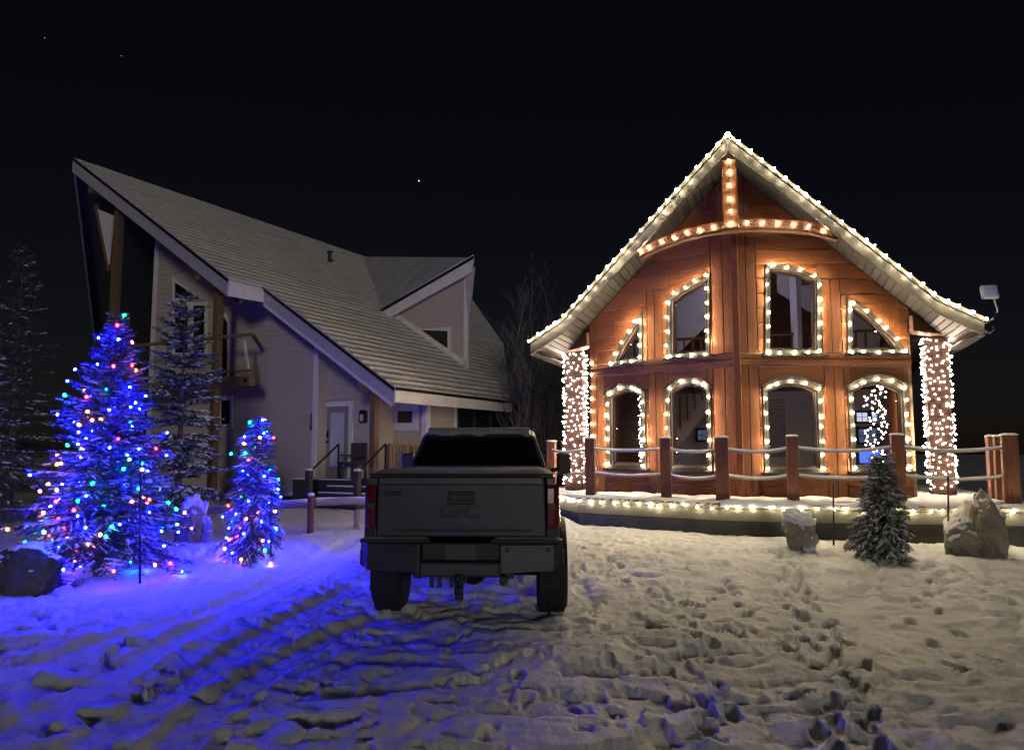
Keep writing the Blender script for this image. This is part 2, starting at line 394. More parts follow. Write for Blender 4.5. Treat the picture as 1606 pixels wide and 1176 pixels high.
# ------------------------------------------------------------------ light strings
BM = {}
def bulb_mesh(mat, r, ln):
    key = (mat, r, ln)
    if key not in BM:
        b = MB().lathe([(0,-ln*.5),(r*.75,-ln*.36),(r,0),(r*.8,ln*.3),(0,ln*.5)], (0,0,0), n=6)
        me = bpy.data.meshes.new('bulb'); me.from_pydata(b.v, [], b.f)
        bm = bmesh.new(); bm.from_mesh(me); bmesh.ops.remove_doubles(bm, verts=bm.verts, dist=1e-5); bmesh.ops.recalc_face_normals(bm, faces=bm.faces); bm.to_mesh(me); bm.free()
        me.shade_smooth(); me.materials.append(M[mat]); BM[key] = me
    return BM[key]
def light_string(name, label, path, spacing, mats=('bulb_warm',), r=.026, ln=.06, sag=.02, wr=.006, group='warm white light strings on the cabin', jit=.006, wire=True, cat='string lights', out=(0,0,0)):
    path = [V3(p) for p in path]; t = thing(name, label, cat, path[0], group)
    seg = [np.linalg.norm(b-a) for a, b in zip(path[:-1], path[1:])]; tot = sum(seg); n = max(2, int(round(tot/spacing)))
    pts = []
    for k in range(n+1):
        s = min(max(k/n+((k*7919) % 13-6)/6*.13/n,0),1)*tot; i = 0
        while i < len(seg)-1 and s > seg[i]: s -= seg[i]; i += 1
        p = path[i]+(path[i+1]-path[i])*min(1, s/max(seg[i],1e-6)); pts.append(p)
    rr = random.Random(len(pts)*7+int(tot*100)); w = []
    for k, p in enumerate(pts):
        q = p+V3(out)+V3([rr.gauss(0,jit) for _ in range(3)])
        inst('bulb', bulb_mesh(rr.choice(mats), r, ln), t, q, (rr.uniform(-.7,.7), rr.uniform(-.7,.7), rr.uniform(0,3)), (rr.uniform(.8,1.15),)*3)
        w.append(p)
        if k < n and wire: w.append((p+pts[k+1])/2-V3((0,0,sag)))
    if wire: MB().tube(w, wr, 4).build('wire', 'wire', t)
    return t

# ------------------------------------------------------------------ THE CABIN
C = Fr((4.305,14.967), 19)
DZ = .76                                                     # deck height
HW, PD = 3.15, 1.17                                          # half width and prow depth of the front
def rz(l):                                                   # roof profile (top of the rake)
    d = abs(l); return 7.46-.875*d if d < 3.5 else 7.46-.875*3.5-.50*(d-3.5)
EAVE = 4.25
def rb(l): return -1.0+abs(l)*.325                           # how far forward the rake reaches
cabin = thing('timber_cabin', 'small log cabin with prow front, steep gable and warm string lights', 'cabin', C.w(0,0,DZ))
def poly_clip(poly, a, b, c):                                # keep a*s+b*z<=c
    out = []
    for i in range(len(poly)):
        p = poly[i]; q = poly[(i+1) % len(poly)]; fp = a*p[0]+b*p[1]-c; fq = a*q[0]+b*q[1]-c
        if fp <= 0: out.append(p)
        if (fp < 0) != (fq < 0) and fp != fq:
            t = fp/(fp-fq)
            if 0 < t < 1: out.append((p[0]+(q[0]-p[0])*t, p[1]+(q[1]-p[1])*t))
    return out
def offset_poly(poly, d):                                    # grow a convex-ish outline
    n = len(poly); ar = sum(poly[i][0]*poly[(i+1) % n][1]-poly[(i+1) % n][0]*poly[i][1] for i in range(n))
    sg = 1 if ar > 0 else -1; out = []
    for i in range(n):
        p0 = np.array(poly[i-1]); p = np.array(poly[i]); p1 = np.array(poly[(i+1) % n])
        d0 = (p-p0)/max(1e-9, np.linalg.norm(p-p0)); d1 = (p1-p)/max(1e-9, np.linalg.norm(p1-p))
        n0 = np.array([d0[1],-d0[0]])*sg; n1 = np.array([d1[1],-d1[0]])*sg; m = n0+n1; L = m@m
        m = m*2/L if L > .35 else n0+n1
        q = p+m*d; out.append((q[0], q[1]))
    return out
class Facade:
    def __init__(s, fr, p0, p1):
        s.fr = fr; s.p0 = p0; s.p1 = p1; s.A = fr.w(*p0); s.B = fr.w(*p1); s.Wd = float(np.linalg.norm(s.B-s.A)); s.u = (s.B-s.A)/s.Wd
        n = np.cross(s.u, (0,0,1)); s.n = n if n@(EYE*np.array([1,1,0])-s.A) > 0 else -n
    def w(s, a, z, off=0): q = s.A+s.u*a+s.n*off; return np.array([q[0], q[1], z])
    def px(s, x, y):
        l, b, z = s.fr.onv(x, y, s.p0, s.p1); p = s.fr.w(l, b); return float((p-s.A)@s.u), z
FL = Facade(C, (0,0), (-HW, PD)); FRT = Facade(C, (0,0), (HW, PD))
def arc_head(x0, x1, zs, zt, n=8):                            # segmental arch from springing zs to crown zt, left to right
    return [(x0+(x1-x0)*i/n, zs+(zt-zs)*(1-(2*i/n-1)**2)) for i in range(n+1)]
def head_line(pts): return pts
def window_specs(fac, rows):
    out = []
    for k, sp in enumerate(rows):
        if sp[0] == 'arch':
            _, xa, xb, ytop, yspr, ybot, lab = sp
            xm = (xa+xb)/2
            a0, zb = fac.px(xa, ybot); a1, zb1 = fac.px(xb, ybot); _, zt = fac.px(xm, ytop); _, zs = fac.px(xm, yspr)
            s0, s1 = min(a0,a1), max(a0,a1); zb = (zb+zb1)/2
            poly = [(s0,zb),(s1,zb)]+list(reversed(arc_head(s0, s1, zs, zt)))
        else:
            _, pts, lab = sp
            poly = [fac.px(*p) for p in pts]; m = min(p[1] for p in poly)
            poly = [(p[0], m if abs(p[1]-m) < .12 else p[1]) for p in poly]
        out.append((poly, lab))
    return out
WL = window_specs(FL, [('arch',960,1009,612,622,728,'a'),('arch',1055,1112,602,614,732,'b'),
    ('poly',[(1054,556),(1054,472),(1075,458),(1095,446),(1108,439),(1108,551)],'c'),
    ('poly',[(968,566),(980,543),(992,523),(1003,508),(1003,561)],'d')])
WR = window_specs(FRT, [('arch',1206,1284,602,614,734,'e'),('arch',1341,1419,600,613,732,'f'),
    ('poly',[(1206,549),(1206,424),(1228,425),(1252,430),(1279,441),(1279,549)],'g'),
    ('poly',[(1335,548),(1335,480),(1355,492),(1378,513),(1398,534),(1408,548)],'h')])
def seg_sub(iv, cut):
    out = []
    for a, b in iv:
        if cut[1] <= a or cut[0] >= b: out.append((a,b)); continue
        if cut[0] > a: out.append((a, cut[0]))
        if cut[1] < b: out.append((cut[1], b))
    return out
def build_facade(fac, wins, name):
    Wd = fac.Wd; kz = .875*HW/Wd; top = lambda s: rz(0)-.30-kz*s
    hole = [offset_poly(p, .0) for p, _ in wins]
    # backing with openings
    outer = [(0,DZ-.05),(Wd,DZ-.05),(Wd,top(Wd)),(0,top(0))]
    loops = [outer]+hole; flat = [p for L in loops for p in L]
    tris = tessellate_polygon([[Vector((p[0],p[1],0)) for p in L] for L in loops])
    mb = MB(); nv = len(flat)
    vs = [fac.w(a,z,0) for a,z in flat]+[fac.w(a,z,-.14) for a,z in flat]
    fs = [tuple(t) for t in tris]+[tuple(i+nv for i in reversed(t)) for t in tris]
    k = 0
    for L in loops:
        n = len(L); fs += [(k+i, k+(i+1) % n, nv+k+(i+1) % n, nv+k+i) for i in range(n)]; k += n
    mb.add(vs, fs); wall = mb.build(name, 'seam_highlight', cabin, fix=False)
    boards = []                                               # (poly, mat, thickness)
    bb = [(min(p[0] for p in h)-.03, max(p[0] for p in h)+.03, min(p[1] for p in h)-.03, max(p[1] for p in h)+.03) for h in hole]
    lo = sorted([b for b in bb if b[2] < 2], key=lambda b: b[0])
    c1 = (lo[0][1]+.13, lo[1][0]-.13)
    vert = []
    e0 = lo[0][0]-.12
    for a, b in ((.0, e0*.5), (e0*.5, e0)): vert.append((a, b, DZ, 9))
    m = (c1[0]+c1[1])/2
    for a, b in ((c1[0], m), (m, c1[1])): vert.append((a, b, DZ, 4.97))
    e1 = lo[1][1]+.12
    vert.append((e1, (e1+Wd)/2, DZ, 3.28)); vert.append(((e1+Wd)/2, Wd, DZ, 9))
    for a, b, z0, z1 in vert:
        for zz0, zz1 in ((z0, min(z1,3.28)), (3.52, z1)):
            if zz1-zz0 < .05 or zz0 >= z1: continue
            boards.append(([(a,zz0),(b,zz0),(b,zz1),(a,zz1)], 'wood_v', .030))
    boards.append(([(0,3.28),(Wd,3.28),(Wd,3.40),(0,3.40)], 'wood_h', .045)); boards.append(([(0,3.40),(Wd,3.40),(Wd,3.52),(0,3.52)], 'wood_h', .036))
    rows = []; z = DZ
    while z < 7.2:
        h = .235 if z < 1.2 else .29
        if z < 3.28 < z+h: rows.append((z, 3.28)); z = 3.52; continue
        rows.append((z, z+h)); z += h
    for z0, z1 in rows:
        if z1-z0 < .03: continue
        iv = [(0, Wd)]
        zm = (z0+z1)/2
        for a, b, q0, q1 in vert:
            if q0 < z1-.02 and q1 > z0+.02: iv = seg_sub(iv, (a,b))
        iv2 = iv
        for a, b, q0, q1 in bb:
            if q0 < z1 and q1 > z0: iv2 = seg_sub(iv2, (a,b))
        for a, b in iv2:
            if b-a > .04: boards.append(([(a,z0),(b,z0),(b,z1),(a,z1)], 'wood_h', .026))
        # pieces above and below an opening within its own column
        for (a, b, q0, q1), L in zip(bb, hole):
            for s0, s1 in [(max(a,i0), min(b,i1)) for i0, i1 in iv if min(b,i1)-max(a,i0) > .04]:
                if z0 < q0 < z1: boards.append(([(s0,z0),(s1,z0),(s1,q0),(s0,q0)], 'wood_h', .026))
                if z0 < q1 < z1: boards.append(([(s0,q1),(s1,q1),(s1,z1),(s0,z1)], 'wood_h', .026))
    for (a, b, q0, q1), L in zip(bb, hole):                   # spandrels between an arched or raked head and the square above it
        zb = min(p[1] for p in L); hd = sorted([p for p in L if p[1] > zb+.05], key=lambda p: p[0])
        if hd[-1][0] < b-.1: hd.append((b-.03, zb+.02))
        if hd[0][0] > a+.1: hd.insert(0, (a+.03, zb+.02))
        boards.append(([(a,hd[0][1])]+hd+[(b,hd[-1][1]),(b,q1),(a,q1)], 'wood_v', .022))
    for poly, mat, th in boards:
        full = len(poly) == 4
        if full:
            x0 = poly[0][0]+.008; x1 = poly[1][0]-.008; z0 = poly[0][1]+.010; z1 = poly[2][1]-.010
            if x1-x0 < .02 or z1-z0 < .02: continue
            poly = [(x0,z0),(x1,z0),(x1,z1),(x0,z1)]
        poly = poly_clip(poly, kz, 1, top(0)-.005)
        if len(poly) < 3: continue
        if max(p[1] for p in poly)-min(p[1] for p in poly) < .02: continue
        MB().prism([fac.w(a,z,.001) for a,z in poly], fac.n*th).build('plank', mat, wall, bevel=.006 if full else 0)
    # windows
    for poly, lab in wins:
        nm = thingless = None
        out = offset_poly(poly, .095); inn = offset_poly(poly, -.045)
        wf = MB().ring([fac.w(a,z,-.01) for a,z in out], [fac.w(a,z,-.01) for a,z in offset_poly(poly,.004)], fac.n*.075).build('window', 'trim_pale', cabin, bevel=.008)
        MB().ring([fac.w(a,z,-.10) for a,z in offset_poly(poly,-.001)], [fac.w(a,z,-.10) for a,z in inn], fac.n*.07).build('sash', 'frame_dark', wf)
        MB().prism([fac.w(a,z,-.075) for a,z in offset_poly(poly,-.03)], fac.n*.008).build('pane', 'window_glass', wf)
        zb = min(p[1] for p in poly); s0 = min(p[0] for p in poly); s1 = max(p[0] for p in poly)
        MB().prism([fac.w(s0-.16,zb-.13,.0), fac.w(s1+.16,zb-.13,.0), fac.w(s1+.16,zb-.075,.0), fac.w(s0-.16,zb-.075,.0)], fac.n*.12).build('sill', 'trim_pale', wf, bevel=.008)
        if lab in 'abef':                                     # hood moulding over the arch
            hd = [p for p in offset_poly(poly, .10)]; zmx = sorted(set(round(p[1],3) for p in poly))
            arc = sorted([p for p in hd if p[1] > zb+.6], key=lambda p: p[0]); ar2 = sorted([p for p in offset_poly(poly, .15) if p[1] > zb+.6], key=lambda p: p[0])
            MB().prism([fac.w(a,z,.002) for a,z in arc]+[fac.w(a,z,.002) for a,z in reversed(ar2)], fac.n*.095).build('hood_moulding', 'trim_pale', wf)
            md = MB(); 
    return wall
wallL = build_facade(FL, WL, 'left_front_wall'); wallR = build_facade(FRT, WR, 'right_front_wall')
# corner post at the prow and side walls
MB().beam(C.w(0,-.05,DZ), C.w(0,-.05,6.6), .13, .10, up=(*C.a,0)).build('prow_corner_board', 'wood_v', cabin, bevel=.01)
for sx, nm in ((-1,'left_side_wall'), (1,'right_side_wall')):
    a = C.w(sx*HW,PD,DZ); b = C.w(sx*HW,PD+7,DZ); ob = C.w(sx*(HW-.12),PD+7,DZ); oa = C.w(sx*(HW-.12),PD,DZ); zt = rz(HW)-.3
    up = V3((0,0,zt-DZ)); MB().hexa([a,b,ob,oa],[p+up for p in (a,b,ob,oa)]).build(nm, 'wood_h', cabin)
bw = MB().prism([C.w(-HW,PD+7,DZ), C.w(HW,PD+7,DZ), C.w(HW,PD+7,rz(HW)-.3), C.w(0,PD+7,rz(0)-.3), C.w(-HW,PD+7,rz(HW)-.3)], np.append(C.a*.12,0)).build('back_wall', 'wood_h', cabin)
# roof: slabs following the flared profile, with a prow-shaped front edge
BK = 8.6
prof = [0, .9, 1.8, 2.7, 3.5, 3.7, 3.95, EAVE]
for sx in (-1,1):
    top = [[],[]]; mb = MB()
    secs = []
    for l in prof:
        z = rz(l); secs.append([C.w(sx*l,rb(l)+.05,z-.02), C.w(sx*l,BK,z-.02), C.w(sx*l,BK,z-.16), C.w(sx*l,rb(l)+.05,z-.16)])
    mb.loft(secs).build('roof_slope', 'roof_dark', cabin)
    sn = [[C.w(sx*l,rb(l)+.22,rz(l)-.015), C.w(sx*l,BK,rz(l)-.015), C.w(sx*l,BK,rz(l)+.05), C.w(sx*l,rb(l)+.26,rz(l)+.035)] for l in prof]
    MB().loft(sn).build('roof_snow', 'snow', cabin)
    fs = [[C.w(sx*l,rb(l)-.02,rz(l)-.002), C.w(sx*l,rb(l)+.03,rz(l)-.002), C.w(sx*l,rb(l)+.03,rz(l)-.30), C.w(sx*l,rb(l)-.02,rz(l)-.30)] for l in prof]
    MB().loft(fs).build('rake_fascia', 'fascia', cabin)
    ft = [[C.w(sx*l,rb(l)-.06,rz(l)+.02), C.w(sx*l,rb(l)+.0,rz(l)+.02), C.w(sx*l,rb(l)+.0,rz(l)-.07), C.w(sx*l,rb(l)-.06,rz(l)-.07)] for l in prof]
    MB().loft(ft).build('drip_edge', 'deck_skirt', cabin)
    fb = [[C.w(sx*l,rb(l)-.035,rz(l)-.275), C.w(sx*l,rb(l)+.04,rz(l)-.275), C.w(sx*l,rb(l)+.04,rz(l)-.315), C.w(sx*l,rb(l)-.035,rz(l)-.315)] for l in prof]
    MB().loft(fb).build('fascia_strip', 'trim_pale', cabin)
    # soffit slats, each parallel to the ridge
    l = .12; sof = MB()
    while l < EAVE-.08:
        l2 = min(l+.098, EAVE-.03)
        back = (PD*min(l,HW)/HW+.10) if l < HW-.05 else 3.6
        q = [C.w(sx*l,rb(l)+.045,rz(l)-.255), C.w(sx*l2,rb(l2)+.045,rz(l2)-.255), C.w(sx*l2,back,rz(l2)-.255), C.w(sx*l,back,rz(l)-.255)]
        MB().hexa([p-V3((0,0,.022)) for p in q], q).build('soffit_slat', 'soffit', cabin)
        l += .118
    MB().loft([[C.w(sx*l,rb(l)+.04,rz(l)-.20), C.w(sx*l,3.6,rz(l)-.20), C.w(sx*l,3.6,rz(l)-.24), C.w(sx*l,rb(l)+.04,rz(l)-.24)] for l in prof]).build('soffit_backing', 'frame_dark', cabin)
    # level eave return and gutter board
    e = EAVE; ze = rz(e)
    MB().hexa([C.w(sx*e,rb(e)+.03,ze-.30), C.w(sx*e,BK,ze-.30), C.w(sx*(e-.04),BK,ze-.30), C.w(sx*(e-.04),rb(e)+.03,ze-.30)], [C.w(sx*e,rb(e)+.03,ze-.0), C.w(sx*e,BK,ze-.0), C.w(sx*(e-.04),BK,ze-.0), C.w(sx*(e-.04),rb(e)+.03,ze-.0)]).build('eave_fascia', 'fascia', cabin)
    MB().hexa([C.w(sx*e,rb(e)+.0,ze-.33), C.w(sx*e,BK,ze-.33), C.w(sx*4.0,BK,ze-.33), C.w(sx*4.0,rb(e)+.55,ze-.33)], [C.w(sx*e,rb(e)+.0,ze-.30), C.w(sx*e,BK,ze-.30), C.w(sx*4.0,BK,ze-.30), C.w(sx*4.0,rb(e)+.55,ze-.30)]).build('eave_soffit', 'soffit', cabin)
    # header beam from the wall corner out to the column, and the column
    MB().beam(C.w(sx*(HW-.05),PD+.02,4.10), C.w(sx*3.98,2.2,4.10), .30, .30).build('header_beam', 'wood_beam', cabin, bevel=.015)
    cx = C.w(sx*3.75,2.2,DZ); r_ = np.append(C.r,0); a_ = np.append(C.a,0); hw = .21
    b4 = [cx+r_*i*hw+a_*j*hw for i, j in ((-1,-1),(1,-1),(1,1),(-1,1))]
    MB().hexa(b4, [p+V3((0,0,3.945-DZ)) for p in b4]).build('column', 'column_wood', cabin, bevel=.015)
# king post and arched collar in the gable
kp = C.w(0,-.83,0)
MB().beam(C.w(0,-.84,5.72), C.w(0,-.84,7.02), .27, .16, up=(*C.a,0)).build('king_post', 'wood_beam', cabin, bevel=.015)
MB().beam(C.w(0,-.84,5.66), C.w(0,-.84,5.722), .33, .22, up=(*C.a,0)).build('king_post_foot', 'wood_beam', cabin, bevel=.01)
ARCH = {}
for sx, pts in ((-1, [(1003,396),(1035,380),(1070,367),(1105,358),(1138,353)]), (1, [(1152,351),(1190,350),(1230,351),(1270,355),(1312,366)])):
    bot = []
    for p in pts: bot.append(C.onv(p[0], p[1], (0,-.80), (sx*4.2, rb(4.2)+.20)))
    if sx > 0: bot = bot[::-1]
    bot = [(l,b,z-.09) for l,b,z in bot]
    ARCH[sx] = bot; dn = .16
    secs = [[C.w(l,b-.05,z-.02), C.w(l,b+.07,z-.02), C.w(l,b+.07,z+dn), C.w(l,b-.05,z+dn)] for l,b,z in bot]
    MB().loft(secs).build('arched_collar', 'wood_beam', cabin)
    secs = [[C.w(l,b-.085,z-.055), C.w(l,b+.09,z-.055), C.w(l,b+.09,z-.018), C.w(l,b-.085,z-.018)] for l,b,z in bot]
    MB().loft(secs).build('collar_lip', 'wood_beam', cabin)
# interior: floors, pale ceiling, partitions, stairs, blinds
MB().hexa([C.w(-HW+.13,PD,DZ-.1),C.w(HW-.13,PD,DZ-.1),C.w(HW-.13,8,DZ-.1),C.w(-HW+.13,8,DZ-.1)],[C.w(-HW+.13,PD,DZ+.02),C.w(HW-.13,PD,DZ+.02),C.w(HW-.13,8,DZ+.02),C.w(-HW+.13,8,DZ+.02)]).build('interior_floor', 'interior_dark', cabin)
MB().hexa([C.w(-HW+.13,3.6,3.25),C.w(HW-.13,3.6,3.25),C.w(HW-.13,8,3.25),C.w(-HW+.13,8,3.25)],[C.w(-HW+.13,3.6,3.45),C.w(HW-.13,3.6,3.45),C.w(HW-.13,8,3.45),C.w(-HW+.13,8,3.45)]).build('loft_floor', 'interior_wood', cabin)
for sx in (-1,1):
    q = [C.w(sx*.05,.35,rz(.05)-.36), C.w(sx*(HW-.14),PD+.25,rz(HW-.14)-.36), C.w(sx*(HW-.14),8,rz(HW-.14)-.36), C.w(sx*.05,8,rz(.05)-.36)]
    MB().hexa(q, [p+V3((0,0,.05)) for p in q]).build('ceiling_panel', 'interior_wall', cabin)
MB().hexa([C.w(-HW+.2,6.4,DZ),C.w(HW-.2,6.4,DZ),C.w(HW-.2,6.5,DZ),C.w(-HW+.2,6.5,DZ)],[C.w(-HW+.2,6.4,3.25),C.w(HW-.2,6.4,3.25),C.w(HW-.2,6.5,3.25),C.w(-HW+.2,6.5,3.25)]).build('partition', 'interior_wall', cabin)
MB().prism([C.w(*p) for p in ((-3.0,4.3,3.5),(-2.3,4.3,3.5),(-.1,4.3,5.55),(-.1,4.3,6.9),(-3.0,4.3,4.55))], np.append(C.a*.06,0)).build('loft_wall','interior_wall',cabin)
MB().prism([C.w(*p) for p in ((.75,4.3,6.3),(.75,4.3,5.5),(2.0,4.3,4.6),(2.9,4.3,3.6),(3.0,4.3,4.4))], np.append(C.a*.06,0)).build('loft_wall','interior_wall',cabin)
for l in (-1.6, -.2, 1.4): MB().beam(C.w(l,2.4,rz(l)-.50), C.w(l,7.9,rz(l)-.50), .18, .22).build('rafter', 'interior_wood', cabin)
MB().beam(C.w(-2.6,3.55,4.35), C.w(2.8,3.55,4.35), .07, .06).build('loft_rail', 'interior_wood', cabin)
for k in range(27): MB().beam(C.w(-2.6+k*.2,3.55,3.45), C.w(-2.6+k*.2,3.55,4.35), .035, .035, up=(1,0,0)).build('baluster', 'interior_wood', cabin)
MB().beam(C.w(1.15,3.5,3.45), C.w(1.15,3.5,6.0), .42, .1, up=(1,0,0)).build('interior_post', 'interior_wall', cabin)
MB().beam(C.w(-2.6,4.2,DZ+.1), C.w(-.6,4.2,3.3), .08, .28).build('stair_stringer', 'interior_wall', cabin)
for k in range(11):
    t_ = k/10; MB().beam(C.w(-2.5+1.8*t_,4.1,DZ+.3+2.3*t_), C.w(-2.5+1.8*t_,4.1,DZ+1.15+2.3*t_), .04, .04, up=(1,0,0)).build('stair_baluster', 'interior_wood', cabin)
def blinds(fac, poly, z1=None, nm='window_blind'):
    s0 = min(p[0] for p in poly)+.05; s1 = max(p[0] for p in poly)-.05; z0 = min(p[1] for p in poly)+.25; zt = max(p[1] for p in poly)-.12
    mb = MB(); z = z0
    while z < zt:
        mb.hexa([fac.w(s0,z,-.20),fac.w(s1,z,-.20),fac.w(s1,z+.02,-.235),fac.w(s0,z+.02,-.235)],[fac.w(s0,z+.004,-.20),fac.w(s1,z+.004,-.20),fac.w(s1,z+.024,-.235),fac.w(s0,z+.024,-.235)]); z += .045
    mb.build(nm, 'blind', cabin, kind='stuff')
blinds(FL, WL[0][0]); 
wr = WR[0][0]; xs = [p[0] for p in wr]; x0, x1 = min(xs), max(xs)
blinds(FRT, [(x0,1.3),(x0+(x1-x0)*.5,1.3),(x0+(x1-x0)*.5,2.75),(x0,2.75)])
emit('fill_lamp_glow', (.9,.8,1), 32)  # emissive fill added to brighten the upper rooms, no such lamp is seen
il = thing('fill_lamp', 'added round glowing fill lamp hanging inside the cabin', 'lamp', C.w(-.2,3.0,5.0))
MB().lathe([(.06,.16),(.16,.10),(.19,0),(.14,-.1),(0,-.13)], C.w(-.2,3.0,5.0), n=16).build('shade','fill_lamp_glow',il,smooth=True)
MB().tube([C.w(-.2,3.0,5.14),C.w(-.2,3.0,6.9)],.01,5).build('cord','wire',il)
# added glowing panes standing in for reflections in the lower windows
def reflection_pane(px0, py0, px1, py1, b, mat, nx, ny, nm):
    l0, _, z1 = C.onb(px0, py0, b); l1, _, z0 = C.onb(px1, py1, b); fr_ = None
    f = MB().hexa([C.w(l0-.05,b+.01,z0-.05),C.w(l1+.05,b+.01,z0-.05),C.w(l1+.05,b+.03,z0-.05),C.w(l0-.05,b+.03,z0-.05)],[C.w(l0-.05,b+.01,z1+.05),C.w(l1+.05,b+.01,z1+.05),C.w(l1+.05,b+.03,z1+.05),C.w(l0-.05,b+.03,z1+.05)]).build(nm, 'interior_dark', cabin)
    for i in range(nx):
        for j in range(ny):
            a0 = l0+(l1-l0)*(i+.06)/nx; a1 = l0+(l1-l0)*(i+.94)/nx; c0 = z0+(z1-z0)*(j+.05)/ny; c1 = z0+(z1-z0)*(j+.95)/ny
            MB().hexa([C.w(a0,b-.012,c0),C.w(a1,b-.012,c0),C.w(a1,b,c0),C.w(a0,b,c0)],[C.w(a0,b-.012,c1),C.w(a1,b-.012,c1),C.w(a1,b,c1),C.w(a0,b,c1)]).build('pane', mat, f)
reflection_pane(1343,647,1361,661, 6.33, 'reflection_bright', 2, 2, 'rear_window'); reflection_pane(1367,647,1386,661, 6.33, 'reflection_bright', 2, 2, 'rear_window')
reflection_pane(1346,672,1386,694, 6.33, 'reflection_dim', 4, 2, 'rear_window'); reflection_pane(1094,674,1116,690, 6.33, 'reflection_dim', 3, 2, 'rear_window')
reflection_pane(1345,704,1384,727, 5.2, 'reflection_blue', 1, 1, 'blue_reflection')  # blue glow added in place of a reflection in the glass

# ------------------------------------------------------------------ deck and rope railing
deck = thing('raised_deck', 'raised wooden deck with pale fascia boards around the cabin front', 'deck', C.w(0,-1.2,.1))
DP = [(-4.6,7.5),(-4.6,2.4),(-3.1,-.25),(-.3,-1.25),(.95,-1.27),(2.7,-1.02),(4.65,-.72),(4.75,7.5)]
def inset(P, d):
    return offset_poly(P, -d)
MB().prism([C.w(l,b,DZ-.12) for l,b in inset(DP,.02)], (0,0,.10)).build('deck_boards', 'wood_h', deck)
for (a, b) in zip(DP[:-1], DP[1:]):
    A = C.w(*a); B = C.w(*b); u = unit(B-A); n = np.cross(u,(0,0,1)); n = n if n@(C.w(0,2)-A) < 0 else -n
    for z0, z1, off, mat, nm in ((DZ-.31,DZ-.035,.0,'deck_fascia','fascia_board'), (DZ-.75,DZ-.313,-.05,'deck_skirt','skirt_board'), (DZ-.33,DZ-.305,.012,'trim_pale','drip_strip')):
        L = np.linalg.norm(B-A); k = max(1, int(L/1.9)) if nm != 'drip_strip' else 1
        for i in range(k):
            p = A+u*(L*i/k+.002)+n*off; q = A+u*(L*(i+1)/k-.002)+n*off
            MB().hexa([p+V3((0,0,z0)),q+V3((0,0,z0)),q-n*.04+V3((0,0,z0)),p-n*.04+V3((0,0,z0))],[p+V3((0,0,z1)),q+V3((0,0,z1)),q-n*.04+V3((0,0,z1)),p-n*.04+V3((0,0,z1))]).build(nm, mat, deck)
def snow_sheet(P, z, thick, name, parent, cell=.09, lump=.03, edge=.04):
    xs = [C.w(l,b)[0] for l,b in P]; ys = [C.w(l,b)[1] for l,b in P]
    lx = [p[0] for p in P]; ly = [p[1] for p in P]; nx = int((max(lx)-min(lx))/cell)+1; ny = int((max(ly)-min(ly))/cell)+1
    gx = np.linspace(min(lx),max(lx),nx); gy = np.linspace(min(ly),max(ly),ny); GX, GY = np.meshgrid(gx,gy,indexing='ij')
    ins = np.zeros(GX.shape,bool); dist = np.full(GX.shape, 9.0); n = len(P)
    for i in range(n):
        x1,y1 = P[i]; x2,y2 = P[(i+1) % n]
        c = ((y1 > GY) != (y2 > GY)) & (GX < (x2-x1)*(GY-y1)/((y2-y1)+1e-12)+x1); ins ^= c
        t = np.clip(((GX-x1)*(x2-x1)+(GY-y1)*(y2-y1))/((x2-x1)**2+(y2-y1)**2),0,1); dist = np.minimum(dist, np.hypot(GX-x1-t*(x2-x1), GY-y1-t*(y2-y1)))
    sd = np.where(ins, dist, -dist)
    hh = z+thick*sstep(-.02,.14,sd)+lump*2*(vn(GX*2.2,GY*2.2,31)+.6*vn(GX*5,GY*5,32)+.4*vn(GX*11,GY*11,33))*sstep(0,.2,sd)
    hh = np.where(sd < 0, z-.05, hh)
    vs = np.stack([C.o[0]+GX*C.r[0]+GY*C.a[0], C.o[1]+GX*C.r[1]+GY*C.a[1], hh], -1).reshape(-1,3)
    i, j = np.meshgrid(np.arange(nx-1), np.arange(ny-1), indexing='ij'); keep = ((sd > -.03)[:-1,:-1] & (sd > -.03)[1:,1:]).ravel()
    q = np.stack([i*ny+j,(i+1)*ny+j,(i+1)*ny+j+1,i*ny+j+1],-1).reshape(-1,4)[keep]
    return raw(name, vs, q.ravel(), 4, 'snow', parent, smooth=True)
snow_sheet(inset(DP,-.03)[:], DZ-.02, .06, 'deck_snow', deck, .06)
rail = thing('rope_railing', 'railing of square timber posts and snowy ropes along the deck edge', 'railing', C.w(0,-1,DZ))
PP = [(-4.3,5.0),(-4.3,3.4),(-4.3,2.05),(-2.9,.06),(-1.32,-.455),(-.26,-.93),(.92,-.95),(2.62,-.68),(4.33,-.41),(4.38,.42),(4.42,1.05)]
PH = 1.17
tops = []
rr = random.Random(3)
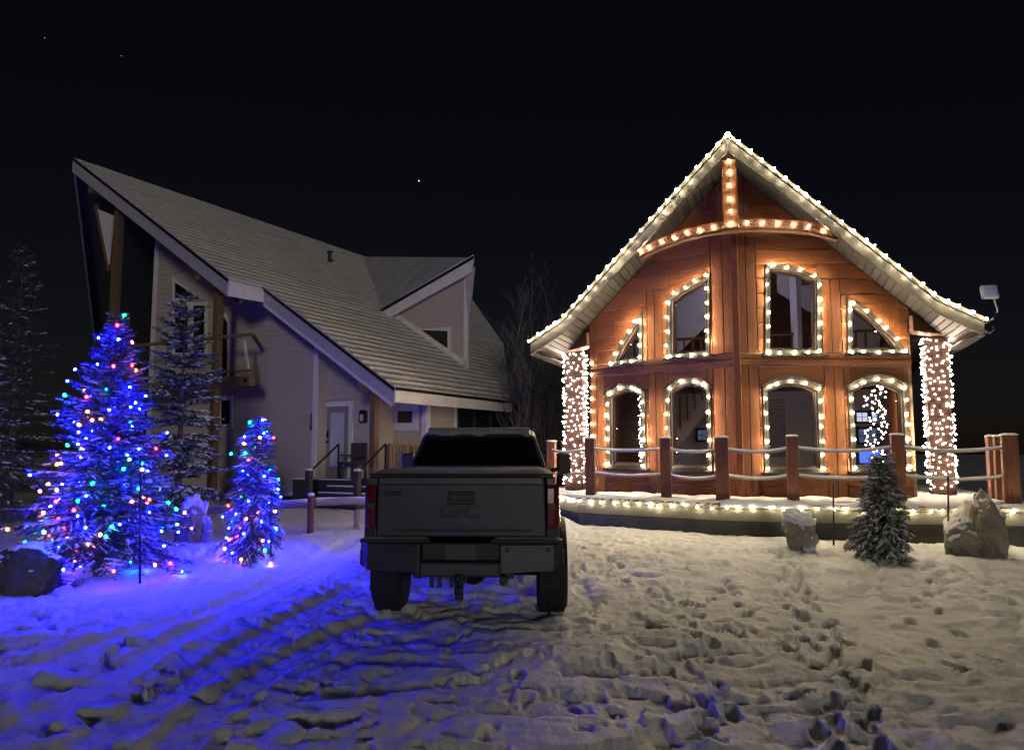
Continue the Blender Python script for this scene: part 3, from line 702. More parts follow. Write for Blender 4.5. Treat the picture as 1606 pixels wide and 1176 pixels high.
for k, (l, b) in enumerate(PP):
    c = C.w(l,b,DZ-.02); hw = .098 if k not in (5,8) else .118; an = math.radians(19+rr.uniform(-6,6)); lean = V3((rr.uniform(-.015,.015),rr.uniform(-.01,.01),0))
    hgt = PH+rr.uniform(-.03,.03)
    rx = V3((math.cos(an),-math.sin(an),0)); ry = V3((math.sin(an),math.cos(an),0))
    q = [c+rx*i*hw+ry*j*hw for i,j in ((-1,-1),(1,-1),(1,1),(-1,1))]
    po = MB().hexa(q, [p+lean+V3((0,0,hgt)) for p in q]).build('post', 'post_wood', rail, bevel=.012)
    t0 = c+lean+V3((0,0,hgt+.002)); mb = MB(); secs = []
    for s_, dz in ((1.03,0),(1.06,.010),(.98,.026),(.6,.036)): secs.append([t0+rx*i*hw*s_+ry*j*hw*s_+V3((0,0,dz+rr.uniform(-.004,.004))) for i,j in ((-1,-1),(0,-1.03),(1,-1),(1.03,0),(1,1),(0,1.03),(-1,1),(-1.03,0))])
    mb.loft(secs).build('snow_cap', 'snow', po, smooth=True, bevel=0)
    tops.append((c, hgt, hw))
for k in range(len(PP)-1):
    if np.linalg.norm(tops[k+1][0]-tops[k][0]) < .3: continue
    for fz, sag in ((.84,.07),(.43,.08),(.045,.04)):
        a = tops[k][0]+V3((0,0,tops[k][1]*fz)); b = tops[k+1][0]+V3((0,0,tops[k+1][1]*fz)); sg = sag*rr.uniform(.7,1.2)
        pts = [a+(b-a)*i/12-V3((0,0,sg*4*(i/12)*(1-i/12))) for i in range(13)]
        ro = MB().tube(pts, .024, 7).build('rope', 'rope', rail, smooth=True)
        n = len(pts); secs = []
        dr = unit(b-a); side = unit(np.cross(dr,(0,0,1)))
        for i, p in enumerate(pts):
            h = .022*(1+.5*vn(np.array([i*.9+k]),np.array([fz*20]),9)[0]); secs.append([p+side*x+V3((0,0,z)) for x,z in ((-.026,.004),(-.020,.016+h*.6),(0,.02+h),(.020,.016+h*.6),(.026,.004),(0,.014))])
        MB().loft(secs).build('rope_snow', 'snow', ro, smooth=True)

# ------------------------------------------------------------------ strings of lights on the cabin
G1 = None
def rake_path(sx): return [C.w(sx*l, rb(l)-.13, rz(l)-.045) for l in (0.02,.9,1.8,2.7,3.5,3.7,3.95,EAVE+.02)]
light_string('light_string', 'warm white lights along the left rake of the cabin roof', rake_path(-1), .252, group=None, r=.021, ln=.056, sag=.05, out=(0,-.02,.02), wr=.009)
light_string('light_string', 'warm white lights along the right rake of the cabin roof', rake_path(1), .252, group=None, r=.021, ln=.056, sag=.05, out=(0,-.02,.02), wr=.009)
light_string('light_string', 'warm white lights down the king post under the cabin peak', [C.w(0,-.95,z) for z in (6.98,5.80)], .235, group=None, r=.018, ln=.045)
for sx, nm in ((-1,'left'),(1,'right')):
    light_string('light_string', f'warm white lights on the {nm} half of the arched gable collar', [C.w(l,b-.075,z+.075) for l,b,z in ARCH[sx]][::-1], .262, group=None, r=.018, ln=.045)
WN = {'a':'lower window nearest the left column','b':'lower window left of the cabin prow','c':'tall upper window left of the prow','d':'small quarter-round upper window on the left',
      'e':'lower window right of the cabin prow','f':'lower window nearest the right column','g':'tall upper window right of the prow','h':'small quarter-round upper window on the right'}
for fac, wins in ((FL,WL),(FRT,WR)):
    for poly, lab in wins:
        o = offset_poly(poly, .055); zb = min(p[1] for p in o)
        if lab in 'abef':                                     # lower windows: sides and head, the sill mostly bare
            k = [p for p in o if p[1] > zb+.3]; k = sorted(k, key=lambda p: p[0]); path = [(k[0][0],zb+.05)]+k+[(k[-1][0],zb+.05)]
        else: path = list(o)+[o[0]]
        light_string('light_string', 'warm white lights around the '+WN[lab], [fac.w(a,z,.115) for a,z in path], .262, group=None, r=.017, ln=.044, jit=.012)
for sx, lab in ((-1,'left'),):
    light_string('light_string', 'warm white lights down the far left corner of the cabin front', [FL.w(FL.Wd-.05,z,.05) for z in (3.55,1.0)], .25, group=None, r=.016, ln=.04)
light_string('light_string', 'warm white lights along the top of the deck fascia', [C.w(l,b,DZ-.085)+V3((0,0,0)) for l,b in inset(DP,-.065)[1:-1]], .25, group=None, r=.018, ln=.045, mats=('bulb_deck',), jit=.012)
def column_wrap(sx, label):
    c = C.w(sx*3.75,2.2,0); r_ = np.append(C.r,0); a_ = np.append(C.a,0); hw = .225; t = thing('light_string', label, 'string lights', c+V3((0,0,.95)))
    rr = random.Random(11+sx); z = .98; w = []; k = 0
    per = 8*hw; s = 0
    while z < 3.92:
        q = s % per; side = int(q//(2*hw)); f = q-side*2*hw-hw
        p = {0: r_*f-a_*hw, 1: r_*hw+a_*f, 2: -r_*f+a_*hw, 3: -r_*hw-a_*f}[side]
        pos = c+p*1.03+V3((0,0,z+rr.gauss(0,.04)))+rr.gauss(0,.02)*np.cross(unit(p),(0,0,1))
        w.append(pos)
        if not (side == 2):
            inst('bulb', bulb_mesh('bulb_mini', .0115, .03), t, pos+unit(p)*.012, (rr.uniform(0,3),rr.uniform(0,3),0))
        st_ = .098*rr.uniform(.6,1.4); s += st_; z += st_*.125/per
    MB().tube(w, .003, 3).build('wire', 'wire', t)
column_wrap(-1, 'dense warm mini lights wrapped round the left cabin column'); column_wrap(1, 'dense warm mini lights wrapped round the right cabin column')
def hanging(px, y0, y1, b, w, n, label):
    l, _, z1 = C.onb(px, y0, b); _, _, z0 = C.onb(px, y1, b); rr = random.Random(n); t = thing('light_string', label, 'string lights', C.w(l,b,z0)); pts = []
    for k in range(n):
        z = z1+(z0-z1)*k/n; p = C.w(l+rr.uniform(-w,w),b+rr.uniform(-.04,.04),z); pts.append(p); inst('bulb', bulb_mesh('bulb_mini', .012, .03), t, p, (rr.uniform(0,3),rr.uniform(0,3),0))
    MB().tube(pts, .003, 3).build('wire', 'wire', t)
hanging(1371, 604, 728, 2.4, .22, 90, 'tall cluster of white mini lights imitating reflections in the lower right window')  # bulbs added to stand in for reflections on this pane
hanging(1004, 614, 733, 1.45, .05, 44, 'narrow strand of white mini lights inside the far left window')
# floodlight on the right eave
p = C.w(EAVE,rb(EAVE)+.1,rz(EAVE)-.1); fl = thing('floodlight', 'unlit square floodlight on a curved arm above the right eave', 'floodlight', p)
hd = atY(1553,456,p[1]-.05); el = atY(1565,488,p[1]-.05)
MB().tube([p, (p+el)/2+V3((.04,0,-.02)), el, hd+V3((.06,.05,0))], .016, 6).build('arm', 'lamp_grey', fl, smooth=True)
hb = MB(); u = V3((.98,-.18,0)); v = V3((0.1,.35,.93)); n_ = np.cross(u,v)
def ob(c, u, v, n, a, b, d): return [c-u*a-v*b, c+u*a-v*b, c+u*a-v*b+n*d, c-u*a-v*b+n*d], [c-u*a+v*b, c+u*a+v*b, c+u*a+v*b+n*d, c-u*a+v*b+n*d]
hb.hexa(*ob(hd,u,v,-n_,.14,.13,.09)).build('lamp_head', 'lamp_grey', fl, bevel=.015)
MB().hexa(*ob(hd+n_*.001,u,v,n_,.11,.10,.012)).build('lens', 'lamp_glass', fl)
MB().tube([p+V3((.0,0,-.1)), p+V3((.12,0,-.16)), p+V3((.2,0,-.1)), p+V3((.18,0,-.03))], .014, 6).build('cable', 'lamp_grey', fl, smooth=True)

# ------------------------------------------------------------------ THE CHALET ON THE LEFT
G = Fr((-5.32,21.5), 28.7)
SL = .6505; ZE = 3.2; LE = 3.4                               # roof pitch, eave height and eave line
def hz(l): return ZE+SL*(LE-l)                               # height of the visible roof slope
LR = -8.05                                                    # ridge line
chalet = thing('chalet_house', 'large taupe chalet with long snow-dusted roof, dormer and timber balcony', 'house', G.w(0,0,.35))
def bfront(l): return -1.0 if l > -1.08 else -2.2
def bback(l):
    return float(np.interp(l, [-8.2,-1.3,3.5], [20.6,12.7,4.6]))
roof = None
slab = [(LE,-1.0),(LE,bback(LE)),(-1.3,bback(-1.3)),(LR,bback(LR)),(LR,-2.2),(-1.08,-2.2),(-1.08,-1.0)]
tri = tessellate_polygon([[Vector((a,b,0)) for a,b in slab]]); n = len(slab)
mb = MB(); vs = [G.w(a,b,hz(a)-.03) for a,b in slab]+[G.w(a,b,hz(a)-.22) for a,b in slab]
mb.add(vs, [tuple(t) for t in tri]+[tuple(i+n for i in t) for t in tri]+[(i,(i+1) % n,n+(i+1) % n,n+i) for i in range(n)])
roof = mb.build('roof', 'shingle', chalet)
l = LE+.02
while l > LR+.02:                                             # courses of shingles, each lapping over the one below
    l2 = max(l-.262, LR); cut = -1.08
    for hi, lo in ([(l,l2)] if not (l2 < cut < l) else [(l,cut),(cut,l2)]):
        bf = -1.03 if hi > cut+1e-6 else -2.23
        p = [(hi,bf),(hi,bback(hi)),(lo-.02,bback(lo)),(lo-.02,bf)]
        zt = [hz(hi)+.032, hz(hi)+.032, hz(lo)+.006, hz(lo)+.006]; zb = [hz(hi)-.027]*2+[hz(lo)-.027]*2
        nb = 14; mb = MB(); secs = []
        for i in range(nb+1):
            f = i/nb; b0 = p[0][1]+(p[1][1]-p[0][1])*f; b1 = p[3][1]+(p[2][1]-p[3][1])*f; jz = .006*math.sin(i*2.3+l*9)
            secs.append([G.w(hi,b0,zb[0]), G.w(lo-.02,b1,zb[2]), G.w(lo-.02,b1,zt[2]), G.w(hi+.004*math.sin(i*3.1),b0,zt[0]+jz)])
        mb.loft(secs).build('shingle_course', 'shingle', roof)
        sn = []; nb = 60                                      # a ragged line of snow resting on the lower half of the course
        for i in range(nb+1):
            f = i/nb; b0 = p[0][1]+(p[1][1]-p[0][1])*f; wv = .12+.20*float(vn(np.array([b0*1.7]),np.array([hi*9]),51)[0]+.5*vn(np.array([b0*6]),np.array([hi*5]),52)[0]); wv = max(.015,wv)
            zs_ = lambda dl: hz(hi)+.032+(.65*.262-.026)/.262*dl
            sn.append([G.w(hi-.004,b0,hz(hi)+.030), G.w(hi-wv,b0,zs_(wv)-.004), G.w(hi-wv*.6,b0,zs_(wv*.6)+.018), G.w(hi+.002,b0,hz(hi)+.050)])
        MB().loft(sn).build('snow_line', 'snow_dust', roof, fix=True)
    l = l2
def board(pts_lbz, th_vec, name, mat, parent=chalet, bevel=0):
    return MB().prism([G.w(*p) for p in pts_lbz], th_vec).build(name, mat, parent, bevel=bevel)
aV = np.append(G.a, 0); rV = np.append(G.r, 0)
def rake(l0, l1, b, d0, d1, name, mat, th=.06):
    return board([(l0,b,hz(l0)-d0),(l1,b,hz(l1)-d0),(l1,b,hz(l1)-d1),(l0,b,hz(l0)-d1)], -aV*th, name, mat, roof)
rake(LE,-1.08,-1.0,.06,.40,'rake_fascia','rake_fascia'); rake(LE+.02,-1.10,-1.06,.0,.085,'rake_drip','dark_metal',.03)
rake(-1.08,LR,-2.2,.06,.46,'rake_fascia','rake_fascia'); rake(-1.06,LR,-2.26,.0,.085,'rake_drip','dark_metal',.03)
rake(LE-.1,-1.1,-.985,.41,.52,'rake_moulding','siding_trim',.03)
board([(-1.08,-2.26,hz(-1.08)-.06),(-1.08,-.94,hz(-1.08)-.06),(-1.08,-.94,hz(-1.08)-.42),(-1.08,-2.26,hz(-1.08)-.46)], rV*.05, 'return_fascia', 'siding_trim', roof)
board([(LE,-1.06,ZE-.05),(LE,bback(LE),ZE-.05),(LE,bback(LE),ZE-.33),(LE,-1.06,ZE-.36)], rV*.05, 'eave_fascia', 'siding_trim', roof)
board([(LE+.055,-1.06,ZE+.0),(LE+.055,bback(LE),ZE+.0),(LE+.055,bback(LE),ZE-.07),(LE+.055,-1.06,ZE-.07)], rV*.04, 'gutter', 'dark_metal', roof)
# soffit under the projecting gable, and the far slope falling away behind the ridge with its raked-back edge
MB().hexa([G.w(LE-.05,-.98,ZE-.36),G.w(-1.0,-.98,hz(-1.0)-.40),G.w(-1.0,.4,hz(-1.0)-.40),G.w(LE-.05,.4,ZE-.36)],[G.w(LE-.05,-.98,ZE-.30),G.w(-1.0,-.98,hz(-1.0)-.34),G.w(-1.0,.4,hz(-1.0)-.34),G.w(LE-.05,.4,ZE-.30)]).build('gable_soffit', 'siding', roof)
MB().hexa([G.w(-1.08,-2.18,hz(-1.08)-.42),G.w(LR,-2.18,hz(LR)-.42),G.w(LR,0,hz(LR)-.42),G.w(-1.08,0,hz(-1.08)-.42)],[G.w(-1.08,-2.18,hz(-1.08)-.36),G.w(LR,-2.18,hz(LR)-.36),G.w(LR,0,hz(LR)-.36),G.w(-1.08,0,hz(-1.08)-.36)]).build('gable_soffit', 'siding', roof)
lz = lambda l: hz(LR)-.65*(LR-l)
L5 = LR-6.5
q = [(LR,-2.2),(LR,20.6),(L5,16),(L5,-2.2+5.2)]
MB().hexa([G.w(a,b,lz(a)-.22) for a,b in q],[G.w(a,b,lz(a)-.02) for a,b in q]).build('rear_roof_slope', 'roof_dark', roof)
p0 = G.w(LR,-2.22,hz(LR)-.02); p1 = G.w(L5,3.0,lz(L5)-.02)
MB().hexa([p0-V3((0,0,.42)),p1-V3((0,0,.42)),p1-V3((0,0,.42))+aV*.06,p0-V3((0,0,.42))+aV*.06],[p0,p1,p1+aV*.06,p0+aV*.06]).build('rear_rake_fascia', 'rake_fascia', roof)
# walls with lap siding
class Wall:
    def __init__(s, p0, p1): s.A = G.w(*p0); s.B = G.w(*p1); s.Wd = float(np.linalg.norm(s.B-s.A)); s.u = (s.B-s.A)/s.Wd; n = np.cross(s.u,(0,0,1)); s.n = n if n@(EYE-s.A)*1 > 0 else -n; s.p0 = p0; s.p1 = p1
    def w(s, a, z, off=0): q = s.A+s.u*a+s.n*off; return np.array([q[0],q[1],z])
    def px(s, x, y): l,b,z = G.onv(x,y,s.p0,s.p1); return float((G.w(l,b)-s.A)@s.u), z
def lap_wall(wall, outline, name, holes=(), lap=.155, clip=None):
    core = MB().prism([wall.w(a,z,-.12) for a,z in outline], wall.n*.10).build(name, 'siding', chalet)
    zs = [p[1] for p in outline]; mb = MB(); z = min(zs); nrow = 0
    while z < max(zs):
        z1 = z+lap; poly = list(outline); poly = poly_clip(poly,0,1,z1+.012); poly = poly_clip(poly,0,-1,-z)
        if len(poly) >= 3 and max(p[1] for p in poly)-min(p[1] for p in poly) > .01:
            iv = [(min(p[0] for p in poly)-.01, max(p[0] for p in poly)+.01)]
            for h in holes:
                if h[2] < z1 and h[3] > z: iv = seg_sub(iv, (h[0],h[1]))
            for a, b in iv:
                q = poly_clip(poly_clip(poly,1,0,b),-1,0,-a)
                if len(q) < 3 or b-a < .02: continue
                front = [wall.w(p[0],p[1],.024-.021*(p[1]-z)/lap) for p in q]; m = len(front); back = [wall.w(p[0],p[1],-.018) for p in q]
                mb.add(front+back, [tuple(range(m))]+[(i,(i+1) % m,m+(i+1) % m,m+i) for i in range(m)])
        z = z1
    if mb.v: mb.build('lap_siding', 'siding', core, kind='stuff')
    return core
W1 = Wall((-7.0,0),(0,0)); tp = lambda l: hz(l)-.42
HO = [W1.px(x,y) for x,y in ()]
wtop = [(0,.45),(7.0,.45),(7.0,tp(0)),(0,tp(-7.0))]
def hole_px(wall, x0, y0, x1, y1):
    a = wall.px(x0,y0); b = wall.px(x1,y1); return (min(a[0],b[0]),max(a[0],b[0]),min(a[1],b[1]),max(a[1],b[1]))
h1 = hole_px(W1,270,436,331,562); h2 = hole_px(W1,346,492,362,600); h3 = hole_px(W1,345,622,366,672)
mainw = lap_wall(W1, wtop, 'gable_wall', [h1,h2,h3])
W2 = Wall((0,.4),(1.65,.4)); W2r = Wall((1.65,.4),(1.65,1.27)); W3 = Wall((1.65,1.27),(2.75,1.27)); W4 = Wall((2.75,1.27),(2.75,2.6)); W5 = Wall((2.75,2.6),(2.75,6.5))
hd_ = hole_px(W2,503,632,558,750); hw_ = hole_px(W3,614,634,658,673)
lap_wall(W2, [(0,.45),(1.65,.45),(1.65,hz(1.65)-.42),(0,hz(0)-.42)], 'entry_wall', [hd_])
lap_wall(Wall((0,0),(0,.4)), [(0,.45),(.4,.45),(.4,tp(0)),(0,tp(0))], 'entry_return')
lap_wall(W2r, [(0,.45),(.87,.45),(.87,hz(1.65)-.42),(0,hz(1.65)-.42)], 'porch_return')
lap_wall(W3, [(0,.45),(1.1,.45),(1.1,hz(2.75)-.42),(0,hz(1.65)-.42)], 'porch_wall', [hw_])
lap_wall(W4, [(0,.45),(1.33,.45),(1.33,hz(2.75)-.42),(0,hz(2.75)-.42)], 'side_wall')
lap_wall(W5, [(0,.45),(3.9,.45),(3.9,1.35),(0,1.35)], 'side_wall')
def vtrim(wall, a0, a1, z0, z1, name='corner_board', off=.04):
    return MB().prism([wall.w(a0,z0,.0),wall.w(a1,z0,.0),wall.w(a1,z1,.0),wall.w(a0,z1,.0)], wall.n*off).build(name,'siding_trim',chalet,bevel=.006)
vtrim(W1,6.86,7.02,.45,tp(-.1)); vtrim(W1,-.05,.14,2.0,tp(-6.9)); vtrim(W3,.96,1.12,.45,hz(2.65)-.45); vtrim(W4,-.02,.13,.45,hz(2.75)-.45)
vtrim(W5,.0,.12,.45,ZE-.05); 
for k in range(4):                                            # tall dark panes under the far eave
    pf = MB().prism([W5.w(.14+k*.95,1.37,-.02),W5.w(1.03+k*.95,1.37,-.02),W5.w(1.03+k*.95,3.2,-.02),W5.w(.14+k*.95,3.2,-.02)], W5.n*.05).build('window','frame_dark',chalet)
    MB().prism([W5.w(.2+k*.95,1.43,.031),W5.w(.97+k*.95,1.43,.031),W5.w(.97+k*.95,3.14,.031),W5.w(.2+k*.95,3.14,.031)], W5.n*.01).build('pane','glass_dark',pf)
def hwin(wall, poly, name='window', tw=.11, lab=None):
    o_ = offset_poly(poly, tw)
    f = MB().ring([wall.w(a,z,-.01) for a,z in o_],[wall.w(a,z,-.01) for a,z in poly], wall.n*.06).build(name,'siding_trim',chalet,bevel=.006)
    MB().ring([wall.w(a,z,.0) for a,z in offset_poly(poly,-.001)],[wall.w(a,z,.0) for a,z in offset_poly(poly,-.05)], wall.n*.042).build('sash','siding_trim',f)
    MB().prism([wall.w(a,z,.0) for a,z in offset_poly(poly,-.045)], wall.n*.030).build('pane','glass_dark',f)
    return f
# the tall raked window behind the spruce: an upper light with a sloping head and two lower lights
hwin(W1, [W1.px(*p) for p in ((274,470),(274,439),(318,470))][::1], tw=.07)
hwin(W1, [W1.px(*p) for p in ((274,556),(274,477),(298,477),(298,556))], tw=.06); hwin(W1, [W1.px(*p) for p in ((303,556),(303,477),(324,477),(324,556))], tw=.06)
hwin(W1, [W1.px(*p) for p in ((347,597),(347,497),(354,495),(360,505),(360,597))], tw=.07)
hwin(W1, [W1.px(*p) for p in ((346,668),(346,625),(364,625),(364,668))], tw=.07)
hwin(W3, [W3.px(*p) for p in ((622,666),(622,642),(650,642),(650,666))], tw=.15)
# entry door
a0,zb = W2.px(508,748); a1,zt = W2.px(549,637); zb = .955
df = MB().ring([W2.w(x,z,-.0) for x,z in ((a0-.13,zb),(a1+.13,zb),(a1+.13,zt+.14),(a0-.13,zt+.14))],[W2.w(x,z,.0) for x,z in ((a0,zb),(a1,zb),(a1,zt),(a0,zt))], W2.n*.06).build('door_frame','siding_trim',chalet)
dr = MB().prism([W2.w(x,z,-.06) for x,z in ((a0+.005,zb+.01),(a1-.005,zb+.01),(a1-.005,zt-.005),(a0+.005,zt-.005))], W2.n*.05).build('door','door_paint',chalet)
wd = a1-a0
MB().prism([W2.w(x,z,-.012) for x,z in ((a0+wd*.22,zb+.32),(a0+wd*.78,zb+.32),(a0+wd*.78,zt-.16),(a0+wd*.22,zt-.16))], W2.n*.012).build('door_light','frosted',dr)
MB().lathe([(.0,0),(.035,.0),(.035,.05),(0,.06)], W2.w(a0+.09,zb+.98,.0), W2.n, 10).build('handle','dark_metal',dr)
MB().prism([W2.w(x,z,.0) for x,z in ((a0+.05,zb+1.1),(a0+.13,zb+1.1),(a0+.13,zb+1.28),(a0+.05,zb+1.28))], W2.n*.03).build('keypad','dark_metal',dr)
# porch lamp (unlit), house number
la,lz_ = W2.px(573,653)
pl = MB().prism([W2.w(la+x,lz_+z,.02) for x,z in ((-.09,-.17),(.09,-.17),(.09,.12),(.05,.17),(-.05,.17),(-.09,.12))], W2.n*.14).build('wall_lamp','dark_metal',chalet)
MB().prism([W2.w(la+x,lz_+z,.162) for x,z in ((-.045,-.13),(.06,-.13),(.06,.05),(-.045,.05))], W2.n*.01).build('lamp_glass','frosted',pl)
def text_mesh(s, size, ext):
    cu = bpy.data.curves.new('lettering','FONT'); cu.body = s; cu.size = size; cu.extrude = ext; cu.offset = size*.010; cu.align_x = 'CENTER'; cu.align_y = 'CENTER'
    ob_ = bpy.data.objects.new('lettering', cu); col.objects.link(ob_); bpy.context.view_layer.update()
    me = bpy.data.meshes.new_from_object(ob_.evaluated_get(bpy.context.evaluated_depsgraph_get())); bpy.data.objects.remove(ob_); return me
for ch, py in (('3',653),('3',662),('0',671)):
    a,z = W1.px(489.5,py); me = text_mesh(ch,.20,.012); me.materials.append(M['dark_metal'])
    o = bpy.data.objects.new('house_number', me); col.objects.link(o); o.parent = chalet
    R = Matrix((V3(W1.u),V3((0,0,1)),V3(W1.n))).transposed().to_4x4(); R.translation = Vector(W1.w(a,z,.035)-org(chalet)); o.matrix_local = R
# timber posts, purlin ends, balcony
def tim(p, q, w, h, name='timber_post', mat='timber', up=(0,0,1)): return MB().beam(p,q,w,h,up).build(name,mat,chalet,bevel=.012)
l,b,z = G.onb(340,560,-1.45); tim(G.w(l,-1.45,.4), G.w(l,-1.45,hz(l)-.72), .20,.20, up=aV)
PL1 = l
l,b,z = G.onb(183,420,-1.45); tim(G.w(l,-1.45,.4), G.w(l,-1.45,hz(l)-.72), .22,.22, up=aV); PL2 = l
l,b,z = G.onb(587,660,-.75); tim(G.w(l,-.75,.9), G.w(l,-.75,hz(l)-.44), .17,.17, up=aV); PL3 = l
for (px,py),b in (((141,312),-2.0),((310,437),-2.0),((567,600),-.95)):
    l,_,z = G.onb(px,py,b); tim(G.w(l,b,hz(l)-.62), G.w(l,1.0,hz(l)-.62), .24,.30,'purlin','timber_h')
tim(G.w(PL2-.6,-1.45,hz(PL2-.6)-.60), G.w(PL1+.9,-1.45,hz(PL1+.9)-.60), .14,.26,'gable_rafter','timber_h')
# pale truss infill next to the peak
tp_ = [G.onb(*p,-1.5) for p in ((153,328),(177,338),(170,418))]
MB().prism([G.w(*p) for p in tp_], aV*.05).build('gable_infill','siding_trim',chalet)
tim(G.w(*G.onb(151,322,-1.46)), G.w(*G.onb(172,425,-1.46)), .10,.12,'gable_strut')
# left of the gable wall the front turns away: dark glazing
WG = Wall((-7.0,0),(-10.6,2.9))
MB().prism([WG.w(0,.45,-.1),WG.w(WG.Wd,.45,-.1),WG.w(WG.Wd,lz(-10.6)-.5,-.1),WG.w(1.3,hz(LR)-.6,-.1),WG.w(0,tp(-7.0),-.1)], WG.n*.08).build('front_glazing','glass_dark',chalet)
for a in (.0,1.3,2.6,4.2): MB().prism([WG.w(a,.45,-.02),WG.w(a+.14,.45,-.02),WG.w(a+.14,8.0,-.02),WG.w(a,8.0,-.02)], WG.n*.06).build('glazing_bar','timber',chalet)
# balcony
b0 = -1.55; l1,_,zz = G.onb(391,598,b0); l0,_,_ = G.onb(196,598,b0)
_,_,zt_ = G.onb(370,591,b0); _,_,zb_ = G.onb(370,606,b0)
MB().hexa([G.w(l0,b0,zb_),G.w(l1,b0,zb_),G.w(l1,b0+.2,zb_),G.w(l0,b0+.2,zb_)],[G.w(l0,b0,zt_),G.w(l1,b0,zt_),G.w(l1,b0+.2,zt_),G.w(l0,b0+.2,zt_)]).build('balcony_beam','timber_h',chalet,bevel=.015)
MB().lathe([(.05,0),(.05,.012),(0,.012)], G.w(l1-.15,b0-.012,(zt_+zb_)/2+.02), -aV*-1, 10).build('bolt','dark_metal',chalet)
MB().hexa([G.w(l0,b0+.2,zt_-.12),G.w(l1-.05,b0+.2,zt_-.12),G.w(l1-1.35,-.02,zt_-.12),G.w(l0,-.02,zt_-.12)],[G.w(l0,b0+.2,zt_),G.w(l1-.05,b0+.2,zt_),G.w(l1-1.35,-.02,zt_),G.w(l0,-.02,zt_)]).build('balcony_floor','timber_h',chalet)
_,_,zr = G.onb(375,526,b0+.1)
tim(G.w(l0,b0+.1,zr), G.w(l1-.05,b0+.1,zr), .10,.09,'balcony_rail','timber_h'); tim(G.w(l0,b0+.1,zt_+.16), G.w(l1-.05,b0+.1,zt_+.16), .06,.07,'balcony_rail','timber_h')
for l in (l1-.1, PL1, (PL1+PL2)/2, PL2, l0+.05): tim(G.w(l,b0+.1,zt_), G.w(l,b0+.1,zr+.05), .10,.10,'balcony_post')
l = l1-.05; tim(G.w(l-.05,b0+.15,zr), G.w(l-1.25,-.05,zr), .09,.08,'balcony_rail','timber_h')
MB().prism([G.w(l1-.45,b0+.35,zt_+.08),G.w(l1-.38,b0+.35,zt_+.08),G.w(l1-.62,b0+.35,zr-.08),G.w(l1-.69,b0+.35,zr-.08)], aV*.05).build('balcony_brace','siding_trim',chalet)
# dormer
F1 = G.onb(600,488,4.75); F2 = G.onb(744,404,4.75); D_ = G.onb(729,579,4.75)
F1 = (F1[0],4.75,hz(F1[0])); D_ = (D_[0],4.75,hz(D_[0])); F3 = (LR+.2,11.2,hz(LR+.2))
WD = Wall((F1[0],4.95),(D_[0],4.95)); k0 = F1[0]
lap_wall(WD, [(0,hz(k0)-.2),(D_[0]-k0,D_[2]-.2),(D_[0]-k0,F2[2]-.32),(.05,F1[2]-.05)], 'dormer_wall', lap=.12)
def dormer_slab(z0, z1, mat, name, fwd):
    f = [(F1[0]-.15,4.75-fwd,F1[2]-.05),(F2[0],4.75-fwd,F2[2]),F3]
    lo = [G.w(a,b,z+z0) for a,b,z in f]; hi_ = [G.w(a,b,z+z1) for a,b,z in f]
    MB().add(lo+hi_, [(2,1,0),(3,4,5),(0,1,4,3),(1,2,5,4),(2,0,3,5)]).build(name,mat,chalet)
dormer_slab(-.12,.0,'shingle','dormer_roof',0)
P0 = (F1[0]-.15,4.75,F1[2]-.05); P1 = (F2[0]+.02,4.75,F2[2])
for d0, d1, bb_, mat, nm in ((.07,.44,4.72,'siding_trim','dormer_fascia'),(-.02,.075,4.67,'dark_metal','dormer_drip'),(-.06,-.015,4.69,'snow','dormer_snow')):
    board([(P0[0],bb_,P0[2]-d0),(P1[0],bb_,P1[2]-d0),(P1[0]-(.08 if d1 > .3 else 0),bb_,P1[2]-d1-.05*(d1 > .3)),(P0[0]+.3,bb_,P0[2]-d1+.16)], -aV*.06, nm, mat)
board([(D_[0]-.14,4.93,D_[2]-.1),(D_[0]+.02,4.93,D_[2]-.1),(D_[0]+.02,4.93,F2[2]-.45),(D_[0]-.14,4.93,F2[2]-.5)], -aV*.05, 'corner_board', 'siding_trim')
board([(D_[0]+.0,4.90,F2[2]-1.9),(D_[0]+.06,4.90,F2[2]-1.9),(F2[0],4.76,F2[2]-.3),(D_[0]+.0,4.76,F2[2]-.5)], aV*.06, 'dormer_soffit', 'rake_fascia')
board([(k0+.1,4.93,hz(k0+.1)+.05),(D_[0],4.93,D_[2]+.05),(D_[0],4.93,D_[2]+.24),(k0+.1,4.93,hz(k0+.1)+.24)], -aV*.05, 'dormer_skirt', 'siding_trim')
q = [G.w(D_[0],4.95,D_[2]-.3),G.w(D_[0],4.95,F2[2]-.25),G.w(F3[0],F3[1],F3[2]-.1)]
MB().add(q+[p-aV*.06 for p in q], [(0,1,2),(5,4,3),(0,1,4,3),(1,2,5,4),(2,0,3,5)]).build('dormer_cheek','siding',chalet)
hwin(WD, [WD.px(*p) for p in ((705,554),(651,517),(705,517))][::1], tw=.07)
l,b,z = (-5.4,6.3,0); l = -5.4
MB().lathe([(.07,-.2),(.07,.38),(.11,.38),(.11,.44),(0,.46)], G.w(-5.35,6.3,hz(-5.35)), n=10).build('vent_pipe','dark_metal',chalet,smooth=False)
